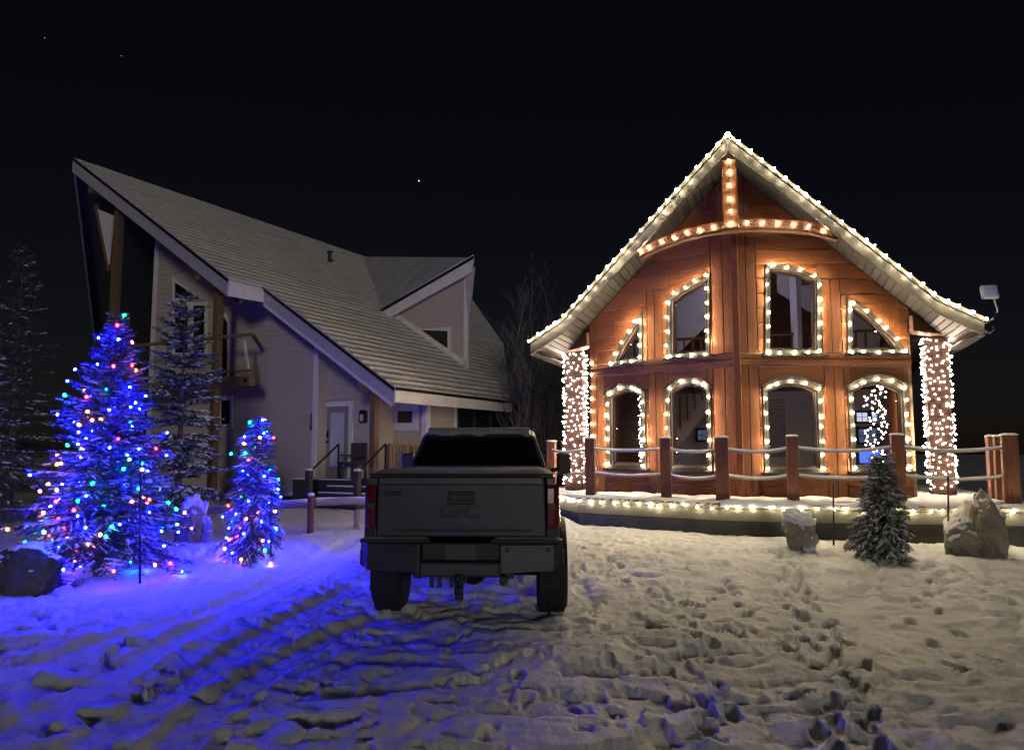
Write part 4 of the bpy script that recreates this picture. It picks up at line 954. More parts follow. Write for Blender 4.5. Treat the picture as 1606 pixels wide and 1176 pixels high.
# porch, steps, rails
zp = .95
MB().hexa([G.w(-.0,-.85,zp-.14),G.w(3.1,-.85,zp-.14),G.w(3.1,1.4,zp-.14),G.w(-.0,.5,zp-.14)],[G.w(-.0,-.85,zp),G.w(3.1,-.85,zp),G.w(3.1,1.4,zp),G.w(-.0,.5,zp)]).build('porch_floor','step_dark',chalet)
MB().hexa([G.w(.0,-.84,.2),G.w(3.1,-.84,.2),G.w(3.1,-.78,.2),G.w(.0,-.78,.2)],[G.w(.0,-.84,zp-.14),G.w(3.1,-.84,zp-.14),G.w(3.1,-.78,zp-.14),G.w(.0,-.78,zp-.14)]).build('porch_skirt','step_dark',chalet)
for k in range(4):
    z1 = zp-.15*(k)-.0; b1 = -.86-.30*k
    if k > 0:
        st = MB().hexa([G.w(1.45,b1-.0,.2),G.w(2.85,b1,.2),G.w(2.85,b1+.298,.2),G.w(1.45,b1+.298,.2)],[G.w(1.45,b1,z1),G.w(2.85,b1,z1),G.w(2.85,b1+.298,z1),G.w(1.45,b1+.298,z1)]).build('step','step_dark',chalet)
        MB().hexa([G.w(1.45,b1-.02,z1+.001),G.w(2.85,b1-.02,z1+.001),G.w(2.85,b1+.16,z1+.001),G.w(1.45,b1+.16,z1+.001)],[G.w(1.47,b1-.01,z1+.035),G.w(2.83,b1-.01,z1+.035),G.w(2.83,b1+.14,z1+.03),G.w(1.47,b1+.14,z1+.03)]).build('step_snow','snow',st)
MB().hexa([G.w(.0,-.88,zp+.001),G.w(1.9,-.88,zp+.001),G.w(1.9,-.75,zp+.001),G.w(.0,-.75,zp+.001)],[G.w(.02,-.87,zp+.03),G.w(1.88,-.87,zp+.03),G.w(1.88,-.76,zp+.02),G.w(.02,-.76,zp+.02)]).build('porch_snow','snow',chalet)
for l in (1.40, 2.90):
    p1 = G.w(l,-1.75,.35); p2 = G.w(l,-1.75,1.15); p3 = G.w(l,-.7,1.85); p4 = G.w(l,-.7,.95)
    MB().tube([p4,p3], .028, 6).build('rail_upright','dark_metal',chalet); MB().tube([p2,p3], .026, 6).build('handrail','dark_metal',chalet)
    nw = MB().beam(p1,p2+V3((0,0,.05)),.14,.14,up=aV).build('newel_post','step_dark',chalet,bevel=.01)
    MB().hexa([p2+rV*i*.08+aV*j*.08+V3((0,0,.052)) for i,j in ((-1,-1),(1,-1),(1,1),(-1,1))],[p2+rV*i*.055+aV*j*.055+V3((0,0,.11)) for i,j in ((-1,-1),(1,-1),(1,1),(-1,1))]).build('snow_cap','snow',nw,bevel=.02)
tim(G.w(3.0,-.70,zp+.88), G.w(3.0,1.2,zp+.88), .10,.07,'porch_rail','timber_h'); tim(G.w(3.0,-.70,zp+.18), G.w(3.0,1.2,zp+.18), .06,.06,'porch_rail','timber_h')
for b_ in (-.68,.3,1.15): tim(G.w(3.0,b_,zp), G.w(3.0,b_,zp+.88), .10,.10,'porch_post',up=aV)
for k in range(12): tim(G.w(3.0,-.55+k*.14,zp+.2), G.w(3.0,-.55+k*.14,zp+.86), .03,.03,'porch_baluster','timber',up=aV)
# porch chair
c = G.w(1.28,.0,zp); ch = thing('porch_chair', 'dark chair standing on the porch beside the front door', 'chair', c)
def cb(x0,x1,y0,y1,z0,z1,nm,mat='step_dark'):
    P = lambda x,y,z: c+rV*x+aV*y+V3((0,0,z)); MB().hexa([P(x0,y0,z0),P(x1,y0,z0),P(x1,y1,z0),P(x0,y1,z0)],[P(x0,y0,z1),P(x1,y0,z1),P(x1,y1,z1),P(x0,y1,z1)]).build(nm,mat,ch,bevel=.01)
cb(-.26,.26,-.25,.25,.38,.45,'seat'); cb(-.26,.26,.22,.28,.45,.95,'backrest')
for x in (-.25,.21):
    for y in (-.24,.2): cb(x,x+.05,y,y+.05,0,.38,'leg')
    cb(x-.01,x+.06,-.26,.24,.60,.64,'armrest')

# ------------------------------------------------------------------ TREES
def spruce(t, base, height, radius, seed, nwh, mat_n, snow=.6, bare=.18, up=.0, needle=.05, wid=.010, step=.03, twig=1.0, power=.85, droop=.25, nbr=(6,9), swidth=.022, lean=(0,0), pnoise=.25):
    r = np.random.default_rng(seed); base = V3(base); N = []; S = []; tips = []
    tw = MB(); tp_ = base+V3((lean[0],lean[1],height))
    tw.tube([base-V3((0,0,.15))]+[base+(tp_-base)*f for f in (.15,.4,.7,.97)], [.03*height**.9*.7,.026*height**.9*.7,.02*height**.9*.65,.01*height**.9*.6,.004], 8)
    br = MB()
    for i in range(nwh):
        f = (i+r.uniform(-.3,.3))/nwh; f = min(max(f,0),.985); h = bare+(1-bare)*f
        L0 = radius*(1-f)**power+.05
        if f < .1: L0 *= .82+1.8*f
        nb = int(r.integers(nbr[0],nbr[1])); az0 = r.uniform(0,6.28)
        for k in range(nb):
            L = L0*r.uniform(1-pnoise,1+pnoise*.45); az = az0+k*2*PI/nb+r.normal(0,.22); d = np.array([math.cos(az),math.sin(az),0])
            p0 = base+(tp_-base)*(h+r.normal(0,.012)); el = up+.55*f+r.normal(0,.08)
            m = 7; pts = []
            for j in range(m):
                s = j/(m-1); pts.append(p0+d*L*s*math.cos(el*.5)+V3((0,0,L*(math.sin(el)*s-droop*s*s*(1-f*.7)*1.2+.10*s**4))))
            pts = np.array(pts); br.tube([pts[0],pts[3],pts[6]], [.012*L+.004,.008*L+.003,.002], 4, cap=False)
            lines = [(pts, L)]
            nt = max(3, int(L/.085*twig))
            for q in range(nt):
                s = .14+.84*(q+r.uniform(0,1))/nt; x = s*(m-1); a = int(min(x,m-2)); b_ = pts[a]+(pts[a+1]-pts[a])*(x-a); dirb = unit(pts[a+1]-pts[a])
                sd = np.cross(dirb,(0,0,1))*(1 if q % 2 else -1); tl = (.10+.42*L*(1-s)*.9)*r.uniform(.6,1.1); tl = min(tl,.42)
                td = unit(dirb*.75+sd*.8+V3((0,0,r.normal(-.08,.14)))); e = b_+td*tl+V3((0,0,-droop*.35*tl))
                lines.append((np.array([b_,(b_+e)/2+V3((0,0,.01)),e]), tl)); tips.append(e)
            tips.append(pts[-1])
            for pl_, ln in lines:
                seg = np.linalg.norm(np.diff(pl_,axis=0),axis=1); tot = seg.sum(); n = max(3,int(tot/step)); cs = np.concatenate([[0],np.cumsum(seg)])
                u = (np.arange(n)+r.uniform(0,1,n))/n*tot
                if ln == L: u = u[u > .18*tot]; 
                n = len(u)
                if n == 0: continue
                P = np.stack([np.interp(u,cs,pl_[:,c]) for c in range(3)],1); D = unit(pl_[-1]-pl_[0]); X = unit(np.cross(D,(0,0,1))); Y = np.cross(X,D)
                for rep in range(3):
                    ph = r.uniform(-.9,PI+.9,n); nd = D*.55+X*np.cos(ph)[:,None]*.9+Y*(np.sin(ph)*.75)[:,None]; nd /= np.linalg.norm(nd,axis=1)[:,None]
                    q = np.cross(nd, D+np.array([.01,.02,.9])*.3); q /= np.linalg.norm(q,axis=1)[:,None]+1e-9
                    ln_ = needle*r.uniform(.6,1.15,n)[:,None]
                    N.append(np.stack([P-q*wid*.5,P+q*wid*.5,P+nd*ln_],1))
                if r.random() < snow:
                    ns = max(2,int(tot/.06)); vv = np.linspace(.22 if ln == L else .15,1.0,ns)*tot; Q = np.stack([np.interp(vv,cs,pl_[:,c]) for c in range(3)],1)
                    ww = swidth*(.5+r.uniform(0,1,ns))*np.sin(np.linspace(.5,2.7,ns)); hh = ww*.75; zz = np.array([0,0,1])
                    Xs = X[None,:]*ww[:,None]; lo = Q+zz*.006
                    a_,b__,c_ = lo-Xs, lo+zz*(hh+.008)[:,None], lo+Xs
                    for k2 in range(ns-1):
                        if r.random() < .42: continue
                        S.append(np.array([a_[k2],b__[k2],b__[k2+1],a_[k2+1]])); S.append(np.array([b__[k2],c_[k2],c_[k2+1],b__[k2+1]]))
    tw.v += []; n0 = len(tw.v); trunk = tw.build('trunk','bark',t,smooth=True)
    br.build('branches','bark',t,fix=False,kind='stuff')
    N = np.concatenate(N).reshape(-1,3); raw('crown', N, np.arange(len(N)), 3, mat_n, t, kind='stuff')
    if S: S = np.concatenate(S); raw('branch_snow', S, np.arange(len(S)), 4, 'snow', t, kind='stuff', smooth=False)
    return np.array(tips)
def tree_lights(label, base, tips, n, mats, seed, rmin, r=.018, ln=.042):
    rr = random.Random(seed); t = thing('light_string', label, 'string lights', base); chosen = []
    ids = list(range(len(tips))); rr.shuffle(ids); base = V3(base)
    for i in ids:
        p = tips[i]; 
        if p[1] > base[1]+.55 and rr.random() < .75: continue
        if all(np.linalg.norm(p-q) > rmin for q in chosen): chosen.append(p)
        if len(chosen) >= n: break
    for p in chosen:
        mt_ = rr.choice(mats); k_ = 1 if mt_ == 'bulb_blue' else 1.55
        inst('bulb', bulb_mesh(mt_, r*k_, ln*k_), t, p+V3((rr.gauss(0,.012),rr.gauss(0,.012)-.015,.012)), (rr.uniform(0,3),rr.uniform(0,3),0))
    o = sorted(chosen, key=lambda p: (round(p[2]/.22), math.atan2(p[1]-base[1], p[0]-base[0])))
    MB().tube(o, .0035, 3).build('wire','wire',t)
COL = ['bulb_blue']*8+['bulb_ice']*1+['bulb_red']*3+['bulb_green']*4+['bulb_gold']*3+['bulb_pink']*1
gp = 'spruce trees by the chalet'
b = atZ(153,893,.17); b[2] = gz(b[0],b[1]); print('tree', b)
t = thing('spruce_tree', 'tall snowy spruce covered in blue and coloured lights', 'tree', b)
tips = spruce(t, b, 3.27, 1.08, 1, 38, 'needles', snow=.75, bare=.09, power=1.0, droop=.24, nbr=(7,10), lean=(.10,0), pnoise=.42, needle=.06, step=.018, twig=1.6, wid=.011, swidth=.016)
tree_lights('blue, red, green and gold lights strung over the tall spruce', b, tips, 165, COL, 4, .165, r=.0115, ln=.03)
b2 = atZ(393,862,.24); b2[2] = gz(b2[0],b2[1])
t = thing('small_conifer', 'slim snowy conifer wrapped in blue lights beside the log rail', 'tree', b2)
tips = spruce(t, b2, 1.98, .40, 2, 26, 'needles', snow=.55, bare=.03, power=.5, droop=.6, nbr=(8,10), step=.017, needle=.05, lean=(.05,0), pnoise=.4, twig=1.6, swidth=.016)
tree_lights('blue and coloured lights strung over the slim conifer', b2, tips, 75, COL, 9, .11, r=.011, ln=.027)
def dark_spruce(px, ytop, Y, rad, label, seed, nwh, snow=.55, zb=.3, **k):
    p = atY(px, ytop, Y); base = V3((p[0],p[1],zb)); t = thing('spruce_tree', label, 'tree', base)
    spruce(t, base, p[2]-zb, rad, seed, nwh, 'needles', snow=snow, **k)
dark_spruce(292,462,16.6,1.15,'unlit snowy spruce in front of the chalet balcony',3,22,snow=.9,bare=.06,power=.6,droop=.3,needle=.085,wid=.02,step=.032,swidth=.036,nbr=(6,9),pnoise=.45,twig=1.5)
dark_spruce(38,385,20,1.5,'tall dark spruce at the far left edge',5,26,snow=.22,bare=.05,power=.7,needle=.09,wid=.02,step=.06,swidth=.035,twig=.7)
dark_spruce(-25,480,15,1.25,'lower dark spruce cut by the left edge of the picture',6,18,snow=.25,bare=.05,power=.7,needle=.08,wid=.02,step=.055,twig=.7)
# small pine in front of the deck on the right
b3 = atZ(1383,868,.15); b3[2] = gz(b3[0],b3[1])
t = thing('small_pine', 'small snow-flecked conifer in front of the deck fascia', 'tree', b3)
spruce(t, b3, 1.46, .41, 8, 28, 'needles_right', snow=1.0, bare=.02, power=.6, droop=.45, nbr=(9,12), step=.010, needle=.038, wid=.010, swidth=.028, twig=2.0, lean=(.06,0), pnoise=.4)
# bare aspens between the houses
def aspen(px, ytop, Y, seed, label, r0=.055, pale=True):
    r = random.Random(seed); p = atY(px, ytop, Y); base = V3((p[0],p[1],.3)); hh = p[2]-.3; t = thing('bare_tree', label, 'tree', base, 'bare trees between the houses')
    pts = [base+V3((r.gauss(0,.03)*i,r.gauss(0,.03)*i,hh*i/8)) for i in range(9)]
    MB().tube(pts, [r0*(1-.1*i) for i in range(9)], 7).build('trunk','bark_pale',t,smooth=True)
    mb = MB()
    def grow(p, d, L, rad, dep):
        q = p+d*L*.5+V3((r.gauss(0,.04),r.gauss(0,.04),.03))*L; e = p+d*L+V3((0,0,.12*L)); mb.tube([p,q,e],[rad,rad*.7,rad*.3],3,cap=False)
        if dep > 0:
            for k in range(4):
                s = r.uniform(.25,.95); a = r.uniform(0,6.28); dd = unit(d*.8+V3((math.cos(a)*.55,math.sin(a)*.55,.35))); grow(p+(e-p)*s, dd, L*r.uniform(.35,.6), rad*.55, dep-1)
    for k in range(26):
        f = r.uniform(.18,.98); x = f*8; i = int(min(x,7)); pp = pts[i]+(pts[i+1]-pts[i])*(x-i); a = r.uniform(0,6.28); el = r.uniform(.9,1.8)
        grow(pp, unit((math.cos(a),math.sin(a),el)), hh*.22*(1.15-f)*r.uniform(.7,1.2)+.15, .016*(1.2-f)+.004, 2)
    mb.build('crown','bark_pale',t,fix=False,kind='stuff')
for k, (px, yt, Y, r0, lab) in enumerate([(808,440,24.5,.05,'slender bare tree overlapping the far end of the chalet roof'),(833,415,26,.05,'tallest bare tree left of the cabin eave'),(826,470,22,.04,'thin bare tree left of the lit cabin column'),(858,425,29,.05,'bare tree rising behind the left end of the cabin roof'),(872,520,25,.04,'short bare tree close to the left cabin column'),(845,540,23,.03,'low bare sapling under the left cabin eave')]):
    aspen(px, yt, Y, 20+k, lab, r0)
# shrub by the chalet wall
def shrub(pos, h, w, n, seed, label):
    r = random.Random(seed); t = thing('bare_shrub', label, 'shrub', pos); mb = MB(); pos = V3(pos)
    for k in range(n):
        a = r.uniform(0,6.28); d = V3((math.cos(a)*w*r.random(),math.sin(a)*w*r.random(),h*r.uniform(.5,1))); pts = [pos+d*f+V3((r.gauss(0,.02),r.gauss(0,.02),0)) for f in (0,.4,.7,1)]
        mb.tube(pts,[.007,.005,.004,.002],3,cap=False)
        for s in range(3): q = pts[1]+(pts[3]-pts[1])*r.random(); mb.tube([q,q+V3((r.gauss(0,.12),r.gauss(0,.12),r.uniform(.05,.2)))],[.003,.001],3,cap=False)
    mb.build('twigs','bark',t,fix=False,kind='stuff')
    sm = MB()
    for k in range(9): c = pos+V3((r.gauss(0,w*.5),r.gauss(0,w*.4),r.uniform(.1,h*.45))); sm.lathe([(0,-.03),(.07,-.01),(.06,.04),(0,.06)], c, n=7)
    sm.build('twig_snow','snow',t,smooth=True,kind='stuff')
p = G.w(-1.0,-.7); shrub((p[0],p[1],.32),.95,.55,60,1,'leafless snow-dotted shrub against the chalet wall')
p = G.w(-2.3,-.9); shrub((p[0],p[1],.32),.7,.45,40,2,'lower leafless shrub behind the slim lit conifer')
p = G.w(3.15,-.3); shrub((p[0],p[1],.35),1.9,.3,26,3,'tall thin twiggy shrub beside the porch window')

# ------------------------------------------------------------------ ROCKS
def rock(name, label, c, size, seed, mat, cuts=14, snow=.55, cap_t=.05, shape=None, rot=0, rough=.10):
    r = random.Random(seed); bm = bmesh.new(); bmesh.ops.create_icosphere(bm, subdivisions=5, radius=1)
    pl = []
    for k in range(cuts):
        d = Vector((r.gauss(0,1),r.gauss(0,1),r.gauss(0,.8))).normalized(); pl.append((d, r.uniform(.55,.9)))
    for v in bm.verts:
        p = v.co.copy()
        for d, h in pl:
            e = p.dot(d)-h
            if e > 0: p -= d*e*.92
        p += p.normalized()*(mnoise.fractal(p*2.1+Vector((seed,0,0)),.8,2,7)*rough*.9+abs(mnoise.noise(p*5+Vector((0,seed,0))))*rough*.6-abs(mnoise.noise(p*2.2+Vector((5,seed,3))))*rough*.9)
        p.z = max(p.z,-.75)
        if shape: p = Vector(shape(p))
        p = Vector((p.x*size[0],p.y*size[1],p.z*size[2])); cr, sr = math.cos(rot), math.sin(rot); v.co = Vector((p.x*cr-p.y*sr,p.x*sr+p.y*cr,p.z))
    bm.normal_update(); zmin = min(v.co.z for v in bm.verts)
    t = thing(name, label, 'rock', c); c = V3(c)
    vs = [(v.co.x+c[0],v.co.y+c[1],v.co.z-zmin+c[2]-.08) for v in bm.verts]; fs = [tuple(v.index for v in f.verts) for f in bm.faces]
    m = MB(); m.v = vs; m.f = fs; m.build('stone',mat,t,fix=False,smooth=True)
    if snow:
        up = {v.index: sstep(.35,.8,v.normal.z+.35*mnoise.noise(v.co*6)) for v in bm.verts}
        top = [f for f in bm.faces if max(up[v.index] for v in f.verts) > .05]
        ids = {}; sv = []; sf = []
        for f in top:
            q = []
            for v in f.verts:
                if v.index not in ids:
                    ids[v.index] = len(sv); u_ = up[v.index]; th = cap_t*u_*(.8+.5*mnoise.noise(v.co*9))-.008*(1-u_)
                    sv.append((vs[v.index][0]+v.normal.x*th*.5,vs[v.index][1]+v.normal.y*th*.5,vs[v.index][2]+max(-.006,th)))
                q.append(ids[v.index])
            sf.append(tuple(q))
        if sv: m = MB(); m.v = sv; m.f = sf; m.build('snow_cover','snow',t,fix=False,smooth=True,kind='stuff')
    bm.free(); return t
def at_g(px, py):
    z = .1
    for _ in range(6): p = atZ(px,py,z); z = gz(p[0],p[1])
    p[2] = z; return p
rock('boulder','low dark boulder with snow at the left edge', at_g(40,925), (.48,.42,.36), 3, 'rock_dark', snow=.3, cap_t=.012, rot=.3)
rock('boulder','small stone beside the low dark boulder', at_g(100,915), (.16,.14,.10), 31, 'rock_dark', snow=.3, cap_t=.02)
rock('boulder','upright square boulder with a thick snow cap between the lit trees', at_g(298,852), (.25,.22,.44), 4, 'rock', cuts=9, snow=.6, cap_t=.13, rot=.4)
rock('boulder','slanted stone leaning beside the snow-capped square boulder', at_g(322,853), (.11,.12,.28), 41, 'rock', snow=.4, cap_t=.05)
rock('boulder','round boulder with lumpy snow in front of the deck', at_g(1253,862), (.31,.28,.40), 5, 'rock', snow=.6, cap_t=.10, rot=1.1)
rock('boulder','small snowy stone at the foot of the round boulder', at_g(1268,866), (.13,.12,.10), 51, 'rock', snow=.7, cap_t=.05)
rock('boulder','low snowy stone left of the small conifer', at_g(1338,862), (.2,.16,.12), 52, 'rock', snow=.6, cap_t=.05)
bp_ = at_g(1533,868)
rock('boulder','large rough boulder by the right end of the deck', bp_, (.58,.48,.50), 6, 'rock', cuts=14, snow=.3, cap_t=.03, rot=.5, rough=.10, shape=lambda p: (p.x*(1.08-.28*p.z),p.y,p.z))
rock('boulder','pointed slab of rock leaning on the large boulder', bp_+V3((.0,-.24,.0)), (.30,.26,.62), 61, 'rock', cuts=12, snow=.4, cap_t=.02, rot=.25, rough=.07, shape=lambda p: (p.x*(.95-.30*p.z)-.42*(p.z-.1),p.y*(1-.25*p.z),p.z))

# ------------------------------------------------------------------ log rail, post, stakes
lg = thing('log_rail', 'long snow-topped log rail on short posts in front of the chalet', 'fence', at_g(420,800)); 
def log(p, q, r, parent):
    o = MB().tube([p, (p+q)/2+V3((0,0,.01)), q], r, 12).build('log','log',parent,smooth=False); d = unit(q-p); s = unit(np.cross(d,(0,0,1))); secs = []
    n = 14
    for i in range(n+1):
        x = p+(q-p)*i/n; h = .05+.03*vn(np.array([i*.8]),np.array([p[0]]),3)[0]
        secs.append([x+s*a*r+V3((0,0,b*r)) for a,b in ((-.93,.35),(-.6,.85+h),(0,1.05+h*6*.3),(.6,.85+h),(.93,.35),(0,.6))])
    MB().loft(secs).build('log_snow','snow',o,smooth=True)
pa = atY(240,806,14.2); pb = atY(482,789,14.9); pc = atY(494,787,14.95); pd = atY(585,785,15.4)
log(pa,pb,.075,lg); log(pc,pd,.075,lg)
for px, yt, yb, Y in ((488,777,836,14.75),):
    a = atY(px,yt,Y); bq = V3((a[0],a[1],gz(a[0],a[1])-.1)); po = MB().tube([bq,a],[.062,.058],14).build('post','post_wood',lg); MB().lathe([(.06,0),(.068,.02),(.05,.05),(0,.06)], a, n=12).build('snow_cap','snow',po,smooth=True)
for px in (258,560):
    a = atY(px,800,14.4 if px < 400 else 15.3); MB().tube([V3((a[0],a[1],gz(a[0],a[1])-.1)),a],.06,10).build('post','log',lg)
def stake(px, yt, yb, label, lamp=False):
    p = at_g(px,yb); t_ = atY(px,yt,p[1]); s = thing('driveway_stake', label, 'stake', p, 'thin black stakes in the snow'); MB().tube([p-V3((0,0,.1)),t_],.014,6).build('rod','dark_metal',s)
    if lamp: MB().hexa(*[[t_+V3((i*.05,j*.05,k)) for i,j in ((-1,-1),(1,-1),(1,1),(-1,1))] for k in (-.04,.09)]).build('lamp_head','lamp_glass',s,bevel=.01)
    else: MB().tube([t_,t_+V3((0,0,.015))],.016,6).build('cap','dark_metal',s)
stake(220,716,914,'thin black stake in front of the tall lit spruce'); stake(425,766,874,'short black stake with a small square lamp by the slim conifer',True)
stake(1307,757,858,'thin black stake between the round boulder and the conifer'); stake(1487,748,866,'thin black stake beside the large boulder on the right')

# ------------------------------------------------------------------ PICKUP TRUCK (its own axes: x right, y forward, z up, tail at y=0)
SCL = .95
tk = thing('pickup_truck', 'dark grey pickup truck parked tail-on with snow on its roof', 'truck', (-.475,7.38,-.05), rotz=math.radians(-2)); tk.scale = (SCL*.975,SCL,SCL)
def tb(mb, name, mat, parent=tk, **k): return mb.build(name, mat, parent, **k)
def rbox(x0,x1,y0,y1,z0,z1,name,mat,parent=tk,bevel=.02): return tb(MB().box(x0,x1,y0,y1,z0,z1),name,mat,parent,bevel=bevel)
RW, FW, TRD = 1.28, 4.95, .44                                 # rear and front axle, tyre radius
def side_profile():
    P = [(.10,.78),(.16,.66)]
    def arch(c, r=.53):
        return [(c-r*math.cos(a),max(.55,.44+r*math.sin(a))) for a in np.linspace(.22,PI-.22,14)]
    P += [(.72,.58)]+arch(RW)+[(2.0,.50),(4.2,.50)]+arch(FW)+[(5.75,.55),(5.88,.75),(5.86,1.15),(5.6,1.34),(4.3,1.42),(4.0,1.50),(2.05,1.52),(.10,1.52)]
    return P
SP = side_profile()
for sx in (-1,1):
    secs = []
    poly = [Vector((y,z,0)) for y,z in SP]; tri = tessellate_polygon([poly]); n = len(SP)
    def xo(z): return float(np.interp(z,[.5,.75,1.0,1.2,1.52],[.95,.995,1.0,.985,.945]))
    outer = [(sx*xo(z),y,z) for y,z in SP]; inner = [(sx*.86,y,z) for y,z in SP]
    # a ridge line across the panel keeps it from being flat: split at mid height by extra strips
    mb = MB(); mb.add(outer+inner, [tuple(t) for t in tri]+[tuple(i+n for i in t) for t in tri]+[(i,(i+1) % n,n+(i+1) % n,n+i) for i in range(n)])
    tb(mb,'body_side','paint_grey',bevel=.012)
    tb(MB().tube([(sx*1.03,RW-.54*math.cos(a),.44+.54*math.sin(a)) for a in np.linspace(.2,PI-.2,16)],.06,6),'wheel_arch_trim','black_plastic')
    tb(MB().tube([(sx*1.02,FW-.54*math.cos(a),.44+.54*math.sin(a)) for a in np.linspace(.2,PI-.2,16)],.06,6),'wheel_arch_trim','black_plastic')
# bed floor and walls, tonneau with snow
rbox(-.86,.86,.12,2.0,.80,.86,'bed_floor','black_plastic',bevel=0)
rbox(-.93,.93,.06,2.02,1.50,1.545,'tonneau_cover','black_plastic',bevel=.015)
def bumpy(x0,x1,y0,y1,z,th,name,parent,seed,nx=26,ny=22,edge=.12,mat='snow_dimmed'):
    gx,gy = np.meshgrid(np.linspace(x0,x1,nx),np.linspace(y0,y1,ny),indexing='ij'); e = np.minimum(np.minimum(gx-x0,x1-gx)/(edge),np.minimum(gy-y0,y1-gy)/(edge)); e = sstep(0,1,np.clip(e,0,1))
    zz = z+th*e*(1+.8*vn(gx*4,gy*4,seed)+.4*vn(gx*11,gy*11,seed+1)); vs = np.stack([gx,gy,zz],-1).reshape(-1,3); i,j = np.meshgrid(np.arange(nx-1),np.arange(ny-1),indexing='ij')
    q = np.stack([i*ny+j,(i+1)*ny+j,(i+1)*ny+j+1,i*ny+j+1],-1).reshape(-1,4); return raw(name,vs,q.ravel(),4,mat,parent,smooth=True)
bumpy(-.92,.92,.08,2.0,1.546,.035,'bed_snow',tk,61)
# tailgate
tg = tb(MB().hexa([(-.855,.045,.93),(.855,.045,.93),(.855,.13,.93),(-.855,.13,.93)],[(-.84,.02,1.50),(.84,.02,1.50),(.84,.13,1.50),(-.84,.13,1.50)]),'tailgate','paint_grey',bevel=.018)
tb(MB().hexa([(-.84,.0,1.435),(.84,.0,1.435),(.84,.06,1.435),(-.84,.06,1.435)],[(-.83,.0,1.515),(.83,.0,1.515),(.83,.06,1.53),(-.83,.06,1.53)]),'tailgate_spoiler','paint_grey',tg,bevel=.015)
tb(MB().hexa([(-.70,.036,.985),(.70,.036,.985),(.70,.06,.985),(-.70,.06,.985)],[(-.70,.030,1.02),(.70,.030,1.02),(.70,.06,1.02),(-.70,.06,1.02)]),'tailgate_crease','paint_grey',tg,bevel=.008)
hb_ = tb(MB().box(-.135,.135,.012,.05,1.245,1.375),'handle_bezel','black_plastic',tg,bevel=.012); tb(MB().box(-.10,.10,.004,.014,1.29,1.345),'handle','dark_metal',hb_ if False else tg,bevel=.006)
def stroke(pts, name, w=.026):                               # block letters from mitred strokes standing proud of the tailgate
    pts = [np.array(p, float) for p in pts]; L = []; R_ = []
    for i, p in enumerate(pts):
        d0 = pts[i]-pts[i-1] if i else pts[1]-pts[0]; d1 = pts[i+1]-pts[i] if i < len(pts)-1 else d0
        d0 = d0/np.linalg.norm(d0); d1 = d1/np.linalg.norm(d1); n0 = np.array([-d0[1],d0[0]]); n1 = np.array([-d1[1],d1[0]]); m = (n0+n1)/max(.5,(1+n0@n1)); L.append(p+m*w/2); R_.append(p-m*w/2)
    mb = MB()
    for i in range(len(pts)-1):
        q = [L[i],L[i+1],R_[i+1],R_[i]]; mb.hexa([(a_,.030,b_) for a_,b_ in q],[(a_,.012,b_) for a_,b_ in q])
    tb(mb,name,'dark_metal',tg)
z0, z1 = 1.135, 1.235; zm = (z0+z1)/2
stroke([(-.075,z1),(-.175,z1),(-.195,z1-.02),(-.195,z0+.02),(-.175,z0),(-.085,z0),(-.075,z0+.012),(-.075,zm-.003),(-.125,zm-.003)],'emblem_letter')
stroke([(-.045,z0-.012),(-.045,z1),(.0,z0+.03),(.045,z1),(.045,z0-.012)],'emblem_letter',.028)
stroke([(.195,z1),(.095,z1),(.075,z1-.02),(.075,z0+.02),(.095,z0),(.195,z0)],'emblem_letter')
tb(MB().box(-.77,-.60,.016,.03,1.335,1.375),'badge','dark_metal',tg,bevel=.004)
for sx in (-1,1):
    # tail lamp: a tall lens wrapping the corner with a lighter reversing band
    secs = []
    for z,k in ((1.02,.0),(1.06,.012),(1.22,.018),(1.40,.012),(1.44,0)):
        secs.append([(sx*.862,.045-k,z),(sx*.93,.05-k,z),(sx*.985,.085-k*.5,z),(sx*(xo(z)+.012),.20,z),(sx*(xo(z)+.012),.34,z),(sx*.86,.34,z)])
    tl = tb(MB().loft(secs),'tail_light','red_lens',bevel=.01)
    tb(MB().box(min(sx*.872,sx*.945),max(sx*.872,sx*.945),.022,.05,1.20,1.26),'reverse_lamp','plate',tl,bevel=.006)
    tb(MB().hexa([(sx*.86,.06,.90),(sx*.99,.10,.90),(sx*.99,.2,.90),(sx*.86,.2,.90)],[(sx*.86,.06,1.018),(sx*.99,.10,1.018),(sx*.99,.2,1.018),(sx*.86,.2,1.018)]),'corner_panel','paint_grey',bevel=.01)
# bumper: centre step with plate, two end sections with steps
bp = tb(MB().loft([[(x,y0,.60+dz),(x,y0+.14,.58+dz),(x,.22,.58+dz),(x,.22,.90),(x,y0+.03,.90),(x,y0,.86)] for x,y0,dz in ((-1.02,.10,.08),(-.93,.0,.02),(-.42,-.05,0),(-.40,-.05,0))]),'bumper_section','chrome',bevel=.012)
tb(MB().loft([[(x,y0,.60+dz),(x,y0+.14,.58+dz),(x,.22,.58+dz),(x,.22,.90),(x,y0+.03,.90),(x,y0,.86)] for x,y0,dz in ((.40,-.05,0),(.42,-.05,0),(.93,.0,.02),(1.02,.10,.08))]),'bumper_section','chrome',bevel=.012)
rbox(-.40,.40,-.05,.2,.56,.70,'bumper_centre','chrome'); rbox(-.40,.40,.03,.2,.70,.88,'plate_recess','black_plastic'); 
for x0,x1 in ((-1.0,-.30),(.30,1.0)): rbox(x0,x1,-.045,.12,.885,.915,'step_pad','black_plastic',bevel=.008); 
